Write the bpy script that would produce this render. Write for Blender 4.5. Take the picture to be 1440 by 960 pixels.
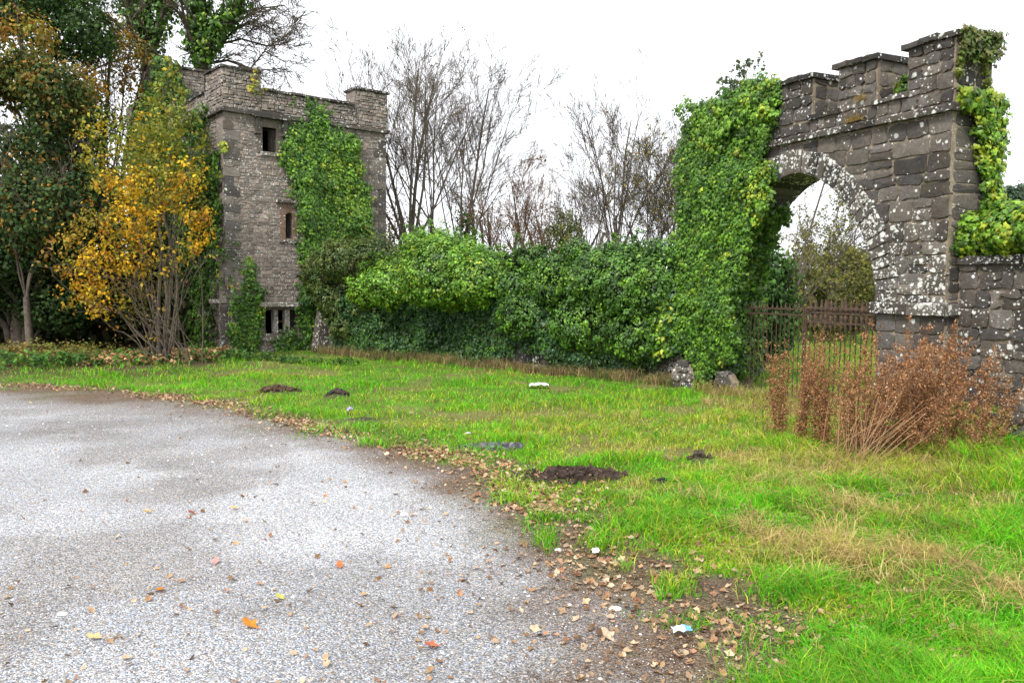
import bpy, bmesh, math, random
import numpy as np
from mathutils import Vector, Matrix

for o in list(bpy.data.objects): bpy.data.objects.remove(o)
SC = bpy.context.scene
COL = SC.collection
RS = np.random.RandomState(7)
random.seed(7)

# ------------------------------------------------------------ camera, light
EYE, FPX, TH, ROLL = 1.6, 1155.9, 0.0664, 0.0078
cam = bpy.data.objects.new('camera', bpy.data.cameras.new('camera'))
COL.objects.link(cam)
cam.location = (0, 0, EYE)
cam.rotation_mode = 'XYZ'
cam.matrix_world = Matrix.Translation((0, 0, EYE)) @ Matrix.Rotation(math.pi/2 - TH, 4, 'X') @ Matrix.Rotation(ROLL, 4, 'Z')
cam.data.sensor_width = 36
cam.data.lens = FPX/1440*36
cam.data.clip_start = 0.1
cam.data.clip_end = 2000
SC.camera = cam

SUN_EL, SUN_AZ = math.radians(48), math.radians(205)      # azimuth: clockwise from +Y
W = bpy.data.worlds.new('World'); SC.world = W; W.use_nodes = True
nt = W.node_tree; nt.nodes.clear()
sky = nt.nodes.new('ShaderNodeTexSky'); sky.sky_type = 'NISHITA'; sky.sun_disc = False
sky.sun_elevation = SUN_EL; sky.sun_rotation = SUN_AZ
sky.air_density = 1.0; sky.dust_density = 3.0; sky.ozone_density = 1.0
hs = nt.nodes.new('ShaderNodeHueSaturation'); hs.inputs['Saturation'].default_value = 0.25
mixw = nt.nodes.new('ShaderNodeMix'); mixw.data_type = 'RGBA'; mixw.inputs[0].default_value = 0.8
mixw.inputs[7].default_value = (9.5, 9.7, 10.2, 1)      # even layer of bright cloud
bg = nt.nodes.new('ShaderNodeBackground'); bg.inputs[1].default_value = 0.1
ow = nt.nodes.new('ShaderNodeOutputWorld')
nt.links.new(sky.outputs[0], hs.inputs['Color']); nt.links.new(hs.outputs[0], mixw.inputs[6])
nt.links.new(mixw.outputs[2], bg.inputs[0]); nt.links.new(bg.outputs[0], ow.inputs[0])
sl = bpy.data.lights.new('sun', 'SUN'); sl.energy = 2.3; sl.angle = math.radians(12); sl.color = (1, .96, .9)
sun = bpy.data.objects.new('sun', sl); COL.objects.link(sun)
sd = Vector((math.sin(SUN_AZ)*math.cos(SUN_EL), math.cos(SUN_AZ)*math.cos(SUN_EL), math.sin(SUN_EL)))
sun.rotation_mode = 'QUATERNION'; sun.rotation_quaternion = sd.to_track_quat('Z', 'Y')
sun.location = (0, -5, 12)
vs = SC.view_settings; vs.view_transform = 'Standard'; vs.look = 'None'; vs.exposure = 0.86; vs.gamma = 1.0
SC.cycles.max_bounces = 5; SC.cycles.diffuse_bounces = 3; SC.cycles.transmission_bounces = 3
SC.cycles.transparent_max_bounces = 4
SC.cycles.use_adaptive_sampling = True; SC.cycles.adaptive_threshold = 0.02

# ------------------------------------------------------------ helpers: photo pixel -> place
cT, sT = math.cos(TH), math.sin(TH)
def ray(px, py):
    x, y = px-720., -(py-480.)
    c, s = math.cos(ROLL), math.sin(ROLL)
    x, y = x*c - y*s, x*s + y*c
    x, y = x/FPX, y/FPX
    return np.array([x, cT + y*sT, -sT + y*cT])
def at(px, py, Y):
    r = ray(px, py); return np.array([0, 0, EYE]) + r*(Y/r[1])
def grd(px, py, z=0.):
    r = ray(px, py); return np.array([0, 0, EYE]) + r*((z-EYE)/r[2])
class Frame:
    """a vertical wall plane: u along it, v away from the camera (depth), z up"""
    def __init__(s, x, y, u, v): s.o = np.array([x, y, 0.]); s.u = np.array([u[0], u[1], 0.]); s.v = np.array([v[0], v[1], 0.])
    def p(s, u, v, z): return s.o + s.u*u + s.v*v + np.array([0, 0, z])
    def P(s, a):
        a = np.asarray(a, float); return s.o + a[..., 0:1]*s.u + a[..., 1:2]*s.v + a[..., 2:3]*np.array([0, 0, 1.])
    def px(s, px, py, v=0.):
        r = ray(px, py); e = np.array([0, 0, EYE]); q = s.o + s.v*v
        k = np.dot(q-e, s.v)/np.dot(r, s.v); h = e + r*k
        return float(np.dot(h-s.o, s.u)), float(h[2])
AA = 0.4594
ARC = Frame(4.8576, 9.2448, (-math.sin(AA), math.cos(AA)), (math.cos(AA), math.sin(AA)))
TB = 0.6722
TOW = Frame(-6.4865, 18.6724, (math.cos(TB), math.sin(TB)), (-math.sin(TB), math.cos(TB)))

def hsh(ix, iy, seed):
    h = (ix.astype(np.int64)*374761393 + iy.astype(np.int64)*668265263 + seed*1442695041) & 0x7fffffff
    h = ((h ^ (h >> 13))*1274126177) & 0x7fffffff
    return ((h ^ (h >> 16)) & 0xffff)/65535.
def vn(x, y, seed=0):
    x = np.asarray(x, float); y = np.asarray(y, float)
    ix = np.floor(x); iy = np.floor(y); fx = x-ix; fy = y-iy
    fx = fx*fx*(3-2*fx); fy = fy*fy*(3-2*fy)
    a = hsh(ix, iy, seed); b = hsh(ix+1, iy, seed); c = hsh(ix, iy+1, seed); d = hsh(ix+1, iy+1, seed)
    return (a*(1-fx)+b*fx)*(1-fy) + (c*(1-fx)+d*fx)*fy
def fbm(x, y, seed=0, o=4):
    t = 0; a = .5; n = 0
    for i in range(o):
        t = t + a*vn(x*2**i, y*2**i, seed+i*17); n += a; a *= .5
    return t/n
def sstep(a, b, x):
    t = np.clip((x-a)/(b-a), 0, 1); return t*t*(3-2*t)

# ------------------------------------------------------------ helpers: objects
def tag(o, label=None, cat=None, group=None, kind=None):
    if label: o['label'] = label
    if cat: o['category'] = cat
    if group: o['group'] = group
    if kind: o['kind'] = kind
    return o
def link(name, me, parent=None, mat=None):
    o = bpy.data.objects.new(name, me); COL.objects.link(o)
    if mat is not None and not me.materials: me.materials.append(mat)
    if parent is not None: adopt(o, parent)
    return o
def adopt(o, parent):
    o.parent = parent; o.matrix_parent_inverse = parent.matrix_basis.inverted() if not parent.parent else (parent.parent.matrix_basis @ parent.matrix_basis).inverted() if not parent.parent.parent else Matrix.Identity(4)
def thing(name, loc, label, cat, group=None):
    o = bpy.data.objects.new(name, None); COL.objects.link(o); o.location = loc; o.empty_display_size = .2
    o.matrix_basis = Matrix.Translation(loc)
    return tag(o, label, cat, group)
def npmesh(name, V, Fc, col=None, smooth=False):
    """V (n,3); Fc (m,k) equal-size polygons or list of such arrays; col (n,3)"""
    me = bpy.data.meshes.new(name)
    V = np.ascontiguousarray(V, np.float32)
    if not isinstance(Fc, list): Fc = [Fc]
    Fc = [np.asarray(f, np.int32) for f in Fc if len(f)]
    nl = sum(f.size for f in Fc); nf = sum(len(f) for f in Fc)
    me.vertices.add(len(V)); me.vertices.foreach_set('co', V.ravel())
    me.loops.add(nl); me.loops.foreach_set('vertex_index', np.concatenate([f.ravel() for f in Fc]))
    me.polygons.add(nf)
    tot = np.concatenate([np.full(len(f), f.shape[1], np.int32) for f in Fc])
    st = np.concatenate([[0], np.cumsum(tot)[:-1]]).astype(np.int32)
    me.polygons.foreach_set('loop_start', st)
    try: me.polygons.foreach_set('loop_total', tot)
    except Exception: pass
    if col is not None:
        a = me.color_attributes.new('Col', 'FLOAT_COLOR', 'POINT')
        c = np.ones((len(V), 4), np.float32); c[:, :3] = col
        a.data.foreach_set('color', c.ravel())
    me.update(calc_edges=True)
    me.polygons.foreach_set('use_smooth', np.full(nf, bool(smooth)))
    return me

# ------------------------------------------------------------ materials
def newmat(name):
    m = bpy.data.materials.new(name); m.use_nodes = True; t = m.node_tree; t.nodes.clear(); return m, t
class NB:
    def __init__(s, t): s.t = t
    def n(s, k, **kw):
        x = s.t.nodes.new(k)
        for a, b in kw.items(): setattr(x, a, b)
        return x
    def l(s, a, b): s.t.links.new(a, b)
    def math(s, op, a, b=None, c=None, clamp=False):
        x = s.n('ShaderNodeMath', operation=op, use_clamp=clamp)
        for i, v in enumerate((a, b, c)):
            if v is None: continue
            if isinstance(v, (int, float)): x.inputs[i].default_value = v
            else: s.l(v, x.inputs[i])
        return x.outputs[0]
    def mix(s, f, a, b, mode='MIX'):
        x = s.n('ShaderNodeMix', data_type='RGBA', blend_type=mode)
        for i, v in ((0, f), (6, a), (7, b)):
            if isinstance(v, (int, float)): x.inputs[i].default_value = v
            elif isinstance(v, tuple): x.inputs[i].default_value = (*v, 1) if len(v) == 3 else v
            else: s.l(v, x.inputs[i])
        return x.outputs[2]
    def ramp(s, f, *st):
        x = s.n('ShaderNodeValToRGB'); e = x.color_ramp.elements
        while len(e) < len(st): e.new(0.5)
        for i, (p, c) in enumerate(st): e[i].position = p; e[i].color = (*c, 1) if isinstance(c, tuple) else (c, c, c, 1)
        s.l(f, x.inputs[0]); return x.outputs[0]
    def noise(s, v, sc, det=4, r=.55):
        x = s.n('ShaderNodeTexNoise'); x.inputs['Scale'].default_value = sc; x.inputs['Detail'].default_value = det; x.inputs['Roughness'].default_value = r
        s.l(v, x.inputs['Vector']); return x.outputs[0]
    def vor(s, v, sc):
        x = s.n('ShaderNodeTexVoronoi'); x.inputs['Scale'].default_value = sc; s.l(v, x.inputs['Vector']); return x
    def finish(s, col, rough=.8, height=None, bump=.3, dist=.02, spec=.3, trans=0., tcol=None):
        p = s.n('ShaderNodeBsdfPrincipled')
        if isinstance(col, tuple): p.inputs['Base Color'].default_value = (*col, 1)
        else: s.l(col, p.inputs['Base Color'])
        if isinstance(rough, (int, float)): p.inputs['Roughness'].default_value = rough
        else: s.l(rough, p.inputs['Roughness'])
        p.inputs['Specular IOR Level'].default_value = spec
        if height is not None:
            b = s.n('ShaderNodeBump'); b.inputs['Strength'].default_value = bump; b.inputs['Distance'].default_value = dist
            s.l(height, b.inputs['Height']); s.l(b.outputs[0], p.inputs['Normal'])
        o = s.n('ShaderNodeOutputMaterial'); res = p.outputs[0]
        if trans:
            tr = s.n('ShaderNodeBsdfTranslucent'); s.l(tcol if tcol is not None else col, tr.inputs[0])
            mx = s.n('ShaderNodeMixShader'); mx.inputs[0].default_value = trans
            s.l(p.outputs[0], mx.inputs[1]); s.l(tr.outputs[0], mx.inputs[2]); res = mx.outputs[0]
        s.l(res, o.inputs[0])

def stone_mat(name, src, lichen=None, base=(.2, .18, .16), moss=.35, spots=(17., 42.)):
    m, t = newmat(name); b = NB(t)
    pos = b.n('ShaderNodeNewGeometry').outputs['Position']
    if src == 'obj':
        oi = b.n('ShaderNodeObjectInfo'); col = oi.outputs['Color']; la = oi.outputs['Alpha']
    elif src == 'attr':
        a = b.n('ShaderNodeAttribute', attribute_name='Col'); col = a.outputs['Color']; la = None
    else:
        r = b.n('ShaderNodeRGB'); r.outputs[0].default_value = (*base, 1); col = r.outputs[0]; la = None
    n1 = b.noise(pos, 3.2, 5, .6); n2 = b.noise(pos, 28, 5, .65); n3 = b.noise(pos, 110, 3, .6)
    v = b.math('ADD', b.math('MULTIPLY', n1, .8), b.math('MULTIPLY', n2, .9))
    v = b.math('ADD', v, b.math('MULTIPLY', n3, .6))          # mean 1.15
    k = b.ramp(b.math('MULTIPLY', v, .45), (.30, .42), (.52, .95), (.72, 1.75))
    c = b.mix(1., col, k, 'MULTIPLY')
    mm = b.ramp(b.noise(pos, 5.5, 5, .7), (.55, 0.), (.68, 1.))
    c = b.mix(b.math('MULTIPLY', mm, moss), c, (.085, .085, .028))
    om = b.ramp(b.noise(pos, 9.5, 4, .7), (.62, 0.), (.72, 1.))
    c = b.mix(b.math('MULTIPLY', om, .25), c, (.28, .17, .06))
    reg = b.ramp(b.noise(pos, 2.1, 3, .6), (.40, .12), (.62, 1.))
    amt = b.math('MULTIPLY', reg, la if la is not None else (lichen or .3))
    tot = None
    wpos = b.n('ShaderNodeVectorMath', operation='ADD'); b.l(pos, wpos.inputs[0])
    nz = b.n('ShaderNodeTexNoise'); nz.inputs['Scale'].default_value = 45; b.l(pos, nz.inputs['Vector'])
    sc_ = b.n('ShaderNodeVectorMath', operation='SCALE'); sc_.inputs['Scale'].default_value = .018; b.l(nz.outputs['Color'], sc_.inputs[0]); b.l(sc_.outputs[0], wpos.inputs[1])
    for s in spots:
        vo = b.vor(wpos.outputs[0], s)
        sep = b.n('ShaderNodeSeparateColor'); b.l(vo.outputs['Color'], sep.inputs[0])
        on = b.math('LESS_THAN', sep.outputs[0], b.math('MULTIPLY', amt, 1.0))
        rad = b.math('MULTIPLY_ADD', sep.outputs[1], .36, .22)
        hit = b.math('MULTIPLY', b.math('MULTIPLY', b.math('ADD', b.math('SUBTRACT', rad, vo.outputs['Distance']), b.math('MULTIPLY_ADD', n3, .3, -.15)), 7., clamp=True), on)
        tot = hit if tot is None else b.math('MAXIMUM', tot, hit)
    c = b.mix(b.math('MULTIPLY', tot, .9), c, b.mix(b.ramp(b.noise(pos, 14, 3), (.4, 0.), (.65, 1.)), (.80, .80, .77), (.50, .50, .45)))
    h = b.math('ADD', b.math('MULTIPLY', n2, .7), b.math('MULTIPLY', n3, .5))
    b.finish(c, .92, h, .8, .025, .15)
    return m
M_STONE = stone_mat('weathered_stone', 'obj', spots=(13., 24., 40.))
M_MORTAR = stone_mat('lime_mortar', 'rgb', .15, (.27, .22, .165), .35)
M_MORTAR_T = stone_mat('tower_mortar', 'rgb', .12, (.23, .195, .17), .3)
M_RUBBLE = stone_mat('rubble_stone', 'attr', .30, spots=(30., 40.), moss=.25)

def leaf_mat(name, trans=.3, rough=.5, spec=.35, gain=1.):
    m, t = newmat(name); b = NB(t)
    a = b.n('ShaderNodeAttribute', attribute_name='Col')
    pos = b.n('ShaderNodeNewGeometry').outputs['Position']
    k = b.ramp(b.noise(pos, 60, 2), (.3, .8*gain), (.7, 1.2*gain))
    c = b.mix(1., a.outputs['Color'], k, 'MULTIPLY')
    b.finish(c, rough, None, spec=spec, trans=trans)
    return m
M_IVY = leaf_mat('ivy_leaf', .28, .42, .45)
M_LEAF = leaf_mat('tree_leaf', .35, .6, .25)
M_DRY = leaf_mat('dry_leaf', .15, .8, .15)
M_GRASS = leaf_mat('grass_blade', .35, .55, .25)

def bark_mat(name, base, green=.3):
    m, t = newmat(name); b = NB(t)
    pos = b.n('ShaderNodeNewGeometry').outputs['Position']
    n = b.noise(pos, 12, 5, .7)
    c = b.mix(1., base, b.ramp(n, (.3, .5), (.7, 1.6)), 'MULTIPLY')
    g = b.ramp(b.noise(pos, 2.5, 4), (.45, 0.), (.65, 1.))
    c = b.mix(b.math('MULTIPLY', g, green), c, (.10, .10, .03))
    b.finish(c, .9, n, .6, .02, .15); return m
M_BARK = bark_mat('grey_bark', (.12, .098, .082))
M_BARKD = bark_mat('dark_bark', (.085, .068, .055), .4)
M_TWIG = bark_mat('reddish_twig', (.17, .10, .065), .15)

def attr_mat(name, rough=.9, sc=40, bump=.5, dist=.01, spec=.2, lo=.6, hi=1.45):
    m, t = newmat(name); b = NB(t)
    a = b.n('ShaderNodeAttribute', attribute_name='Col')
    pos = b.n('ShaderNodeNewGeometry').outputs['Position']
    n = b.noise(pos, sc, 5, .7)
    c = b.mix(1., a.outputs['Color'], b.ramp(n, (.3, lo), (.7, hi)), 'MULTIPLY')
    b.finish(c, rough, n, bump, dist, spec); return m
M_SOIL = attr_mat('ground_soil', .95, 30, .8, .02)
M_PEB = attr_mat('pebble', .75, 200, .3, .002, .3, .8, 1.2)
def flat_mat(name, c, rough=.6, spec=.3, metal=0., sc=30, var=.3, bump=.2):
    m, t = newmat(name); b = NB(t)
    pos = b.n('ShaderNodeNewGeometry').outputs['Position']
    n = b.noise(pos, sc, 5, .65)
    cc = b.mix(1., c, b.ramp(n, (.3, 1-var), (.7, 1+var)), 'MULTIPLY')
    b.finish(cc, rough, n, bump, .004, spec); return m
def rust_mat():
    m, t = newmat('rusty_iron'); b = NB(t)
    pos = b.n('ShaderNodeNewGeometry').outputs['Position']
    n = b.noise(pos, 25, 5, .7)
    c = b.mix(b.ramp(n, (.42, 0.), (.65, 1.)), (.042, .031, .027), (.13, .068, .040))
    b.finish(c, .75, n, .5, .004, .3); return m
M_RUST = rust_mat()
def gravel_mat():
    m, t = newmat('gravel'); b = NB(t)
    a = b.n('ShaderNodeAttribute', attribute_name='Col')
    pos = b.n('ShaderNodeNewGeometry').outputs['Position']
    v1 = b.vor(pos, 120); v2 = b.vor(pos, 230)
    g1 = b.n('ShaderNodeRGBToBW'); b.l(v1.outputs['Color'], g1.inputs[0])
    g2 = b.n('ShaderNodeRGBToBW'); b.l(v2.outputs['Color'], g2.inputs[0])
    k1 = b.ramp(g1.outputs[0], (.15, .5), (.5, .95), (.85, 1.7))
    k2 = b.ramp(g2.outputs[0], (.15, .65), (.5, 1.), (.85, 1.4))
    c = b.mix(1., a.outputs['Color'], k1, 'MULTIPLY'); c = b.mix(1., c, k2, 'MULTIPLY')
    tint = b.mix(b.ramp(b.noise(pos, 35, 2), (.4, 0.), (.6, 1.)), (1., .93, .86), (.93, 1., 1.1))
    c = b.mix(1., c, tint, 'MULTIPLY')
    h = b.math('SUBTRACT', 1., v1.outputs['Distance'])
    b.finish(c, .85, h, .9, .012, .25); return m
M_GRAVEL = gravel_mat()

# ------------------------------------------------------------ leaves and sprigs
IVY6 = (np.array([[0, -.32, 0], [.46, -.42, -.05], [.50, .02, -.08], [.20, .16, .0], [0, .62, -.1], [-.20, .16, .0], [-.50, .02, -.08], [-.46, -.42, -.05], [0, 0, .07]]),
        np.array([[8, 0, 1], [8, 1, 2], [8, 2, 3], [8, 3, 4], [8, 4, 5], [8, 5, 6], [8, 6, 7], [8, 7, 0]]))
KITE = (np.array([[0, -.5, 0], [.42, -.12, -.1], [0, .6, 0], [-.42, -.12, -.1]]), np.array([[0, 1, 2], [0, 2, 3]]))
OAK2 = (np.array([[0, -.5, 0.02], [.30, -.35, .10], [.38, .05, .22], [.15, .3, .08], [.05, .62, .22], [-.2, .28, .05], [-.42, .12, .20], [-.25, -.3, .06], [0, 0, -.03]]), np.array([[8, i, (i+1) % 8] for i in range(8)]))
OAK = (np.array([[0, -.55, 0.02], [.20, -.2, .05], [.46, -.05, .14], [.26, .16, .04], [.16, .5, .12], [-.12, .55, .10], [-.28, .18, .03], [-.47, -.02, .13], [-.22, -.22, .04], [0, 0, -.03]]),
       np.array([[9, i, (i+1) % 9] for i in range(9)]))
def norm(v): return v/np.maximum(np.linalg.norm(v, axis=-1, keepdims=True), 1e-9)
def leaf_arrays(P, N, size, col, tpl=KITE, down=.8):
    n = len(P); N = norm(N)
    d = RS.normal(0, 1, (n, 3))*.6 + np.array([0, 0, -down])
    d = norm(d - (d*N).sum(1, keepdims=True)*N); s = np.cross(d, N)
    V0, F0 = tpl; k = len(V0)
    size = np.broadcast_to(size, (n,))
    V = P[:, None, :] + size[:, None, None]*(V0[None, :, 0:1]*s[:, None, :] + V0[None, :, 1:2]*d[:, None, :] + V0[None, :, 2:3]*N[:, None, :])
    Fc = (F0[None] + (np.arange(n)*k)[:, None, None]).reshape(-1, 3)
    C = np.repeat(col, k, axis=0)
    return V.reshape(-1, 3), Fc, C
def leaf_mesh(name, *a, **k):
    V, Fc, C = leaf_arrays(*a, **k); return npmesh(name, V, Fc, C)
def merge(parts):
    Vs, Fs, Cs = [], [], []; o = 0
    for V, Fc, C in parts:
        Vs.append(V); Fs.append(Fc+o); Cs.append(C); o += len(V)
    return np.concatenate(Vs), np.concatenate(Fs), np.concatenate(Cs)
def rdir(n):
    return norm(RS.normal(0, 1, (n, 3)))
def sprigs(C, N, R, n, size, pal, w, out=.8, jit=.55, spread=1., tip=0., cseed=None):
    """C centres, N outward; n leaves each within radius R; pal (m,3) palette with weights w -> P,N,size,col"""
    m = len(C); R = np.broadcast_to(R, (m,))
    off = rdir(m*n)*(RS.rand(m*n, 1)**.5)*np.repeat(R, n)[:, None]*spread
    P = np.repeat(C, n, axis=0) + off
    NN = np.repeat(N, n, axis=0)*out + off/np.repeat(R, n)[:, None]*.7 + rdir(m*n)*jit
    pal = np.asarray(pal, float); w = np.asarray(w, float)/np.sum(w)
    ci = RS.choice(len(pal), m, p=w)
    c = np.repeat(pal[ci]*(.72+.56*RS.rand(m, 1)), n, axis=0)
    li = RS.choice(len(pal), m*n, p=w)
    f = RS.rand(m*n, 1)*.5
    c = c*(1-f) + pal[li]*f
    c *= (.75+.5*RS.rand(m*n, 1))
    # leaves paler on the outward side of each sprig, darker inward
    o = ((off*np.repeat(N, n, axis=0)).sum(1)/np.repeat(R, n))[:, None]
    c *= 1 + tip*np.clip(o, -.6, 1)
    s = size*(.6+.8*RS.rand(m*n))
    return P, NN, s, np.clip(c, .004, .9)
def ellipsoid_sprigs(E, dens, R, zmin=None):
    """E: (k,6) centre + radii -> sprig centres and normals on the outer skin"""
    Cs, Ns = [], []
    E = np.asarray(E, float)
    for i, e in enumerate(E):
        r = e[3:]; area = 4*math.pi*((r[0]*r[1])**1.6+(r[0]*r[2])**1.6+(r[1]*r[2])**1.6)**(1/1.6)/3**(1/1.6)
        k = max(4, int(area*dens)); d = rdir(k)
        q = .80 + .25*RS.rand(k, 1)
        P = e[:3] + d*r*q
        keep = np.ones(k, bool)
        for j, g in enumerate(E):
            if j == i: continue
            keep &= (((P-g[:3])/g[3:])**2).sum(1) > .55
        if zmin is not None: keep &= P[:, 2] > zmin
        Cs.append(P[keep]); Ns.append(norm(d/r)[keep])
    return np.concatenate(Cs), np.concatenate(Ns)
G_DARK = (.030, .075, .014); G_MID = (.068, .165, .018); G_LIT = (.14, .28, .022); G_YEL = (.32, .38, .03)
G_OLD = (.09, .10, .03); G_BLUE = (.028, .085, .030)

def poly_in(poly, x, y):
    poly = np.asarray(poly); n = len(poly); c = np.zeros(len(x), bool); j = n-1
    for i in range(n):
        xi, yi = poly[i]; xj, yj = poly[j]
        m = ((yi > y) != (yj > y)) & (x < (xj-xi)*(y-yi)/(yj-yi+1e-12)+xi)
        c ^= m; j = i
    return c
def plane_patch(fr, pxpoly, dens, v=0., fringe=.12):
    """sprig seeds on wall plane inside a pixel-described outline -> (u,z) arrays, soft ragged edges"""
    q = np.array([fr.px(x, y, v) for x, y in pxpoly])
    lo, hi = q.min(0)-fringe, q.max(0)+fringe
    n = int((hi-lo).prod()*dens); u = lo[0]+RS.rand(n)*(hi[0]-lo[0]); z = lo[1]+RS.rand(n)*(hi[1]-lo[1])
    k = poly_in(q, u+RS.normal(0, fringe*.6, n), z+RS.normal(0, fringe*.6, n)) & (z > 0)
    return u[k], z[k]

# ------------------------------------------------------------ stones
def stone_poly(name, fr, quad, proud, back=.0, v0=0., rng=random, seg=3, bulge=.6, jit=.012, rim=.012, inset=.18):
    """one dressed or rubble stone on a wall frame; quad = 4 (u,z) corners; rounded, bulged face"""
    q = [np.array(c, float) for c in quad]; cen = sum(q)/4
    pts = []
    for i in range(4):
        a, b = q[i], q[(i+1) % 4]; p = q[i-1]
        L = np.linalg.norm(b-a); c = min(.22, .016/max(L, .05)+rng.random()*.08)
        pts.append(a+(b-a)*c); pts.append(a+(b-a)*(.5+rng.uniform(-.1, .1))); pts.append(a+(b-a)*(1-min(.22, .016/max(L, .05)+rng.random()*.08)))
    pts = [p+np.array([rng.uniform(-jit, jit), rng.uniform(-jit, jit)]) for p in pts]
    n = len(pts); V = []; F = []
    def ring(sc, v, jj=0.):
        for p in pts:
            w = cen+(p-cen)*sc; V.append(fr.p(w[0], v + rng.uniform(-jj, jj), w[1]))
    ring(1., v0+back); ring(1., v0-proud*.45, .002); ring(1-inset*.45, v0-proud*.92, .004)
    k0 = len(V); V.append(fr.p(cen[0], v0-proud-rng.uniform(0, .008)*bulge*2, cen[1]))
    for r in range(2):
        for i in range(n):
            j = (i+1) % n; F.append((r*n+i, r*n+j, (r+1)*n+j, (r+1)*n+i))
    for i in range(n): F.append((2*n+i, 2*n+(i+1) % n, k0))
    me = bpy.data.meshes.new(name); me.from_pydata([tuple(v) for v in V], [], F)
    return me
def fixn(me, smooth=False):
    bm = bmesh.new(); bm.from_mesh(me); bmesh.ops.recalc_face_normals(bm, faces=bm.faces); bm.to_mesh(me); bm.free()
    if smooth: me.polygons.foreach_set('use_smooth', np.ones(len(me.polygons), bool))
STN = [(.105, .093, .082), (.135, .118, .103), (.078, .070, .066), (.155, .135, .115), (.115, .103, .096), (.088, .076, .066), (.14, .126, .115), (.07, .064, .062)]
def add_stone(parent, me, lich, tint=1., name='stone'):
    fixn(me)
    o = link(name, me, parent, M_STONE); c = random.choice(STN); k = random.uniform(.75, 1.2)*tint
    o.color = (c[0]*k, c[1]*k, c[2]*k, lich); return o
def slab(name, fr, u0, u1, v0, v1, z0, z1, jit=.0, du=.0, chamf=.0, n=1):
    """box in a wall frame with a roughened outline, subdivided along u"""
    V = []; F = []
    m = max(1, n)
    for i in range(m+1):
        u = u0+(u1-u0)*i/m; j = lambda: random.uniform(-jit, jit)
        for (v, z) in ((v0, z0), (v0, z1-chamf), (v0+chamf, z1), (v1-chamf, z1), (v1, z1-chamf), (v1, z0)) if chamf else ((v0, z0), (v0, z1), (v1, z1), (v1, z0)):
            V.append(fr.p(u, v+j(), z+j()))
    k = 6 if chamf else 4
    for i in range(m):
        for a in range(k): b = (a+1) % k; F.append((i*k+a, i*k+b, (i+1)*k+b, (i+1)*k+a))
    F.append(tuple(range(k))); F.append(tuple(range(m*k, m*k+k)))
    me = bpy.data.meshes.new(name); me.from_pydata([tuple(v) for v in V], [], F); fixn(me); return me
def extrude_outline(name, fr, pts, v0, v1):
    n = len(pts); V = [tuple(fr.p(u, v0, z)) for u, z in pts]+[tuple(fr.p(u, v1, z)) for u, z in pts]
    F = [tuple(range(n)), tuple(range(2*n-1, n-1, -1))]+[(i, (i+1) % n, n+(i+1) % n, n+i) for i in range(n)]
    me = bpy.data.meshes.new(name); me.from_pydata(V, [], F); fixn(me)
    bm = bmesh.new(); bm.from_mesh(me); bmesh.ops.triangulate(bm, faces=[f for f in bm.faces if len(f.verts) > 4]); bm.to_mesh(me); bm.free()
    return me
def tube_arrays(segs, sides=5):
    """segs: rows p0(3) p1(3) r0 r1"""
    S = np.asarray(segs, float); p0, p1, r0, r1 = S[:, :3], S[:, 3:6], S[:, 6], S[:, 7]
    d = norm(p1-p0); h = np.where(np.abs(d[:, 2:3]) < .9, np.array([[0, 0, 1.]]), np.array([[1., 0, 0]]))
    a = norm(np.cross(d, h)); b = np.cross(d, a)
    ang = np.arange(sides)/sides*2*math.pi
    ca, sa = np.cos(ang), np.sin(ang)
    rr = a[:, None]*ca[None, :, None]+b[:, None]*sa[None, :, None]
    V = np.concatenate([p0[:, None]+rr*r0[:, None, None], p1[:, None]+rr*r1[:, None, None]], 1).reshape(-1, 3)
    i = np.arange(sides); q = np.stack([i, (i+1) % sides, (i+1) % sides+sides, i+sides], 1)
    Fc = (q[None]+(np.arange(len(S))*2*sides)[:, None, None]).reshape(-1, 4)
    return V, Fc
def tube_mesh(name, segs, sides=5, thin=None):
    S = np.asarray(segs, float)
    V, Fc = tube_arrays(S, sides); return npmesh(name, V, Fc, None, True)
# ------------------------------------------------------------ ground
EDGE = np.array([grd(*p)[:2] for p in [(0, 549), (120, 560), (250, 572), (370, 590), (450, 612), (560, 645), (640, 680), (700, 720), (745, 765), (790, 815), (835, 870), (865, 920), (885, 960)]])
VERGE = np.array([grd(*p)[:2] for p in [(0, 541), (200, 553), (330, 573), (450, 600), (560, 626), (640, 640), (715, 668), (735, 700), (800, 735), (825, 780), (900, 815), (1000, 860), (1080, 905), (1130, 960)]])
def ext(L):
    a = L[0]+(L[0]-L[1])/np.linalg.norm(L[0]-L[1])*14; b = L[-1]+np.array([.12, -1.])*5
    return np.vstack([a, L, b])
EDGE, VERGE = ext(EDGE), ext(VERGE)
def sdist(L, x, y):
    """signed distance to a polyline; positive on the gravel side (left / near)"""
    x = np.asarray(x, float); y = np.asarray(y, float); best = np.full(x.shape, 1e9); sg = np.zeros(x.shape)
    for i in range(len(L)-1):
        a, b = L[i], L[i+1]; d = b-a; l2 = d @ d
        t = np.clip(((x-a[0])*d[0]+(y-a[1])*d[1])/l2, 0, 1)
        dx = x-a[0]-t*d[0]; dy = y-a[1]-t*d[1]; q = np.hypot(dx, dy)
        cr = d[0]*(y-a[1])-d[1]*(x-a[0]); m = q < best
        best = np.where(m, q, best); sg = np.where(m, np.where(cr < 0, 1., -1.), sg)
    return best*sg
MOUNDS = []     # x, y, rx, ry, h
for px, py, rx, ry, h in [(802, 676, .44, .26, .06), (690, 632, .32, .15, .01), (475, 565, .17, .15, .11), (390, 557, .30, .2, .09), (985, 657, .13, .1, .07), (512, 592, .25, .14, .04)]:
    g = grd(px, py); MOUNDS.append((g[0], g[1], rx, ry, h))
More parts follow.
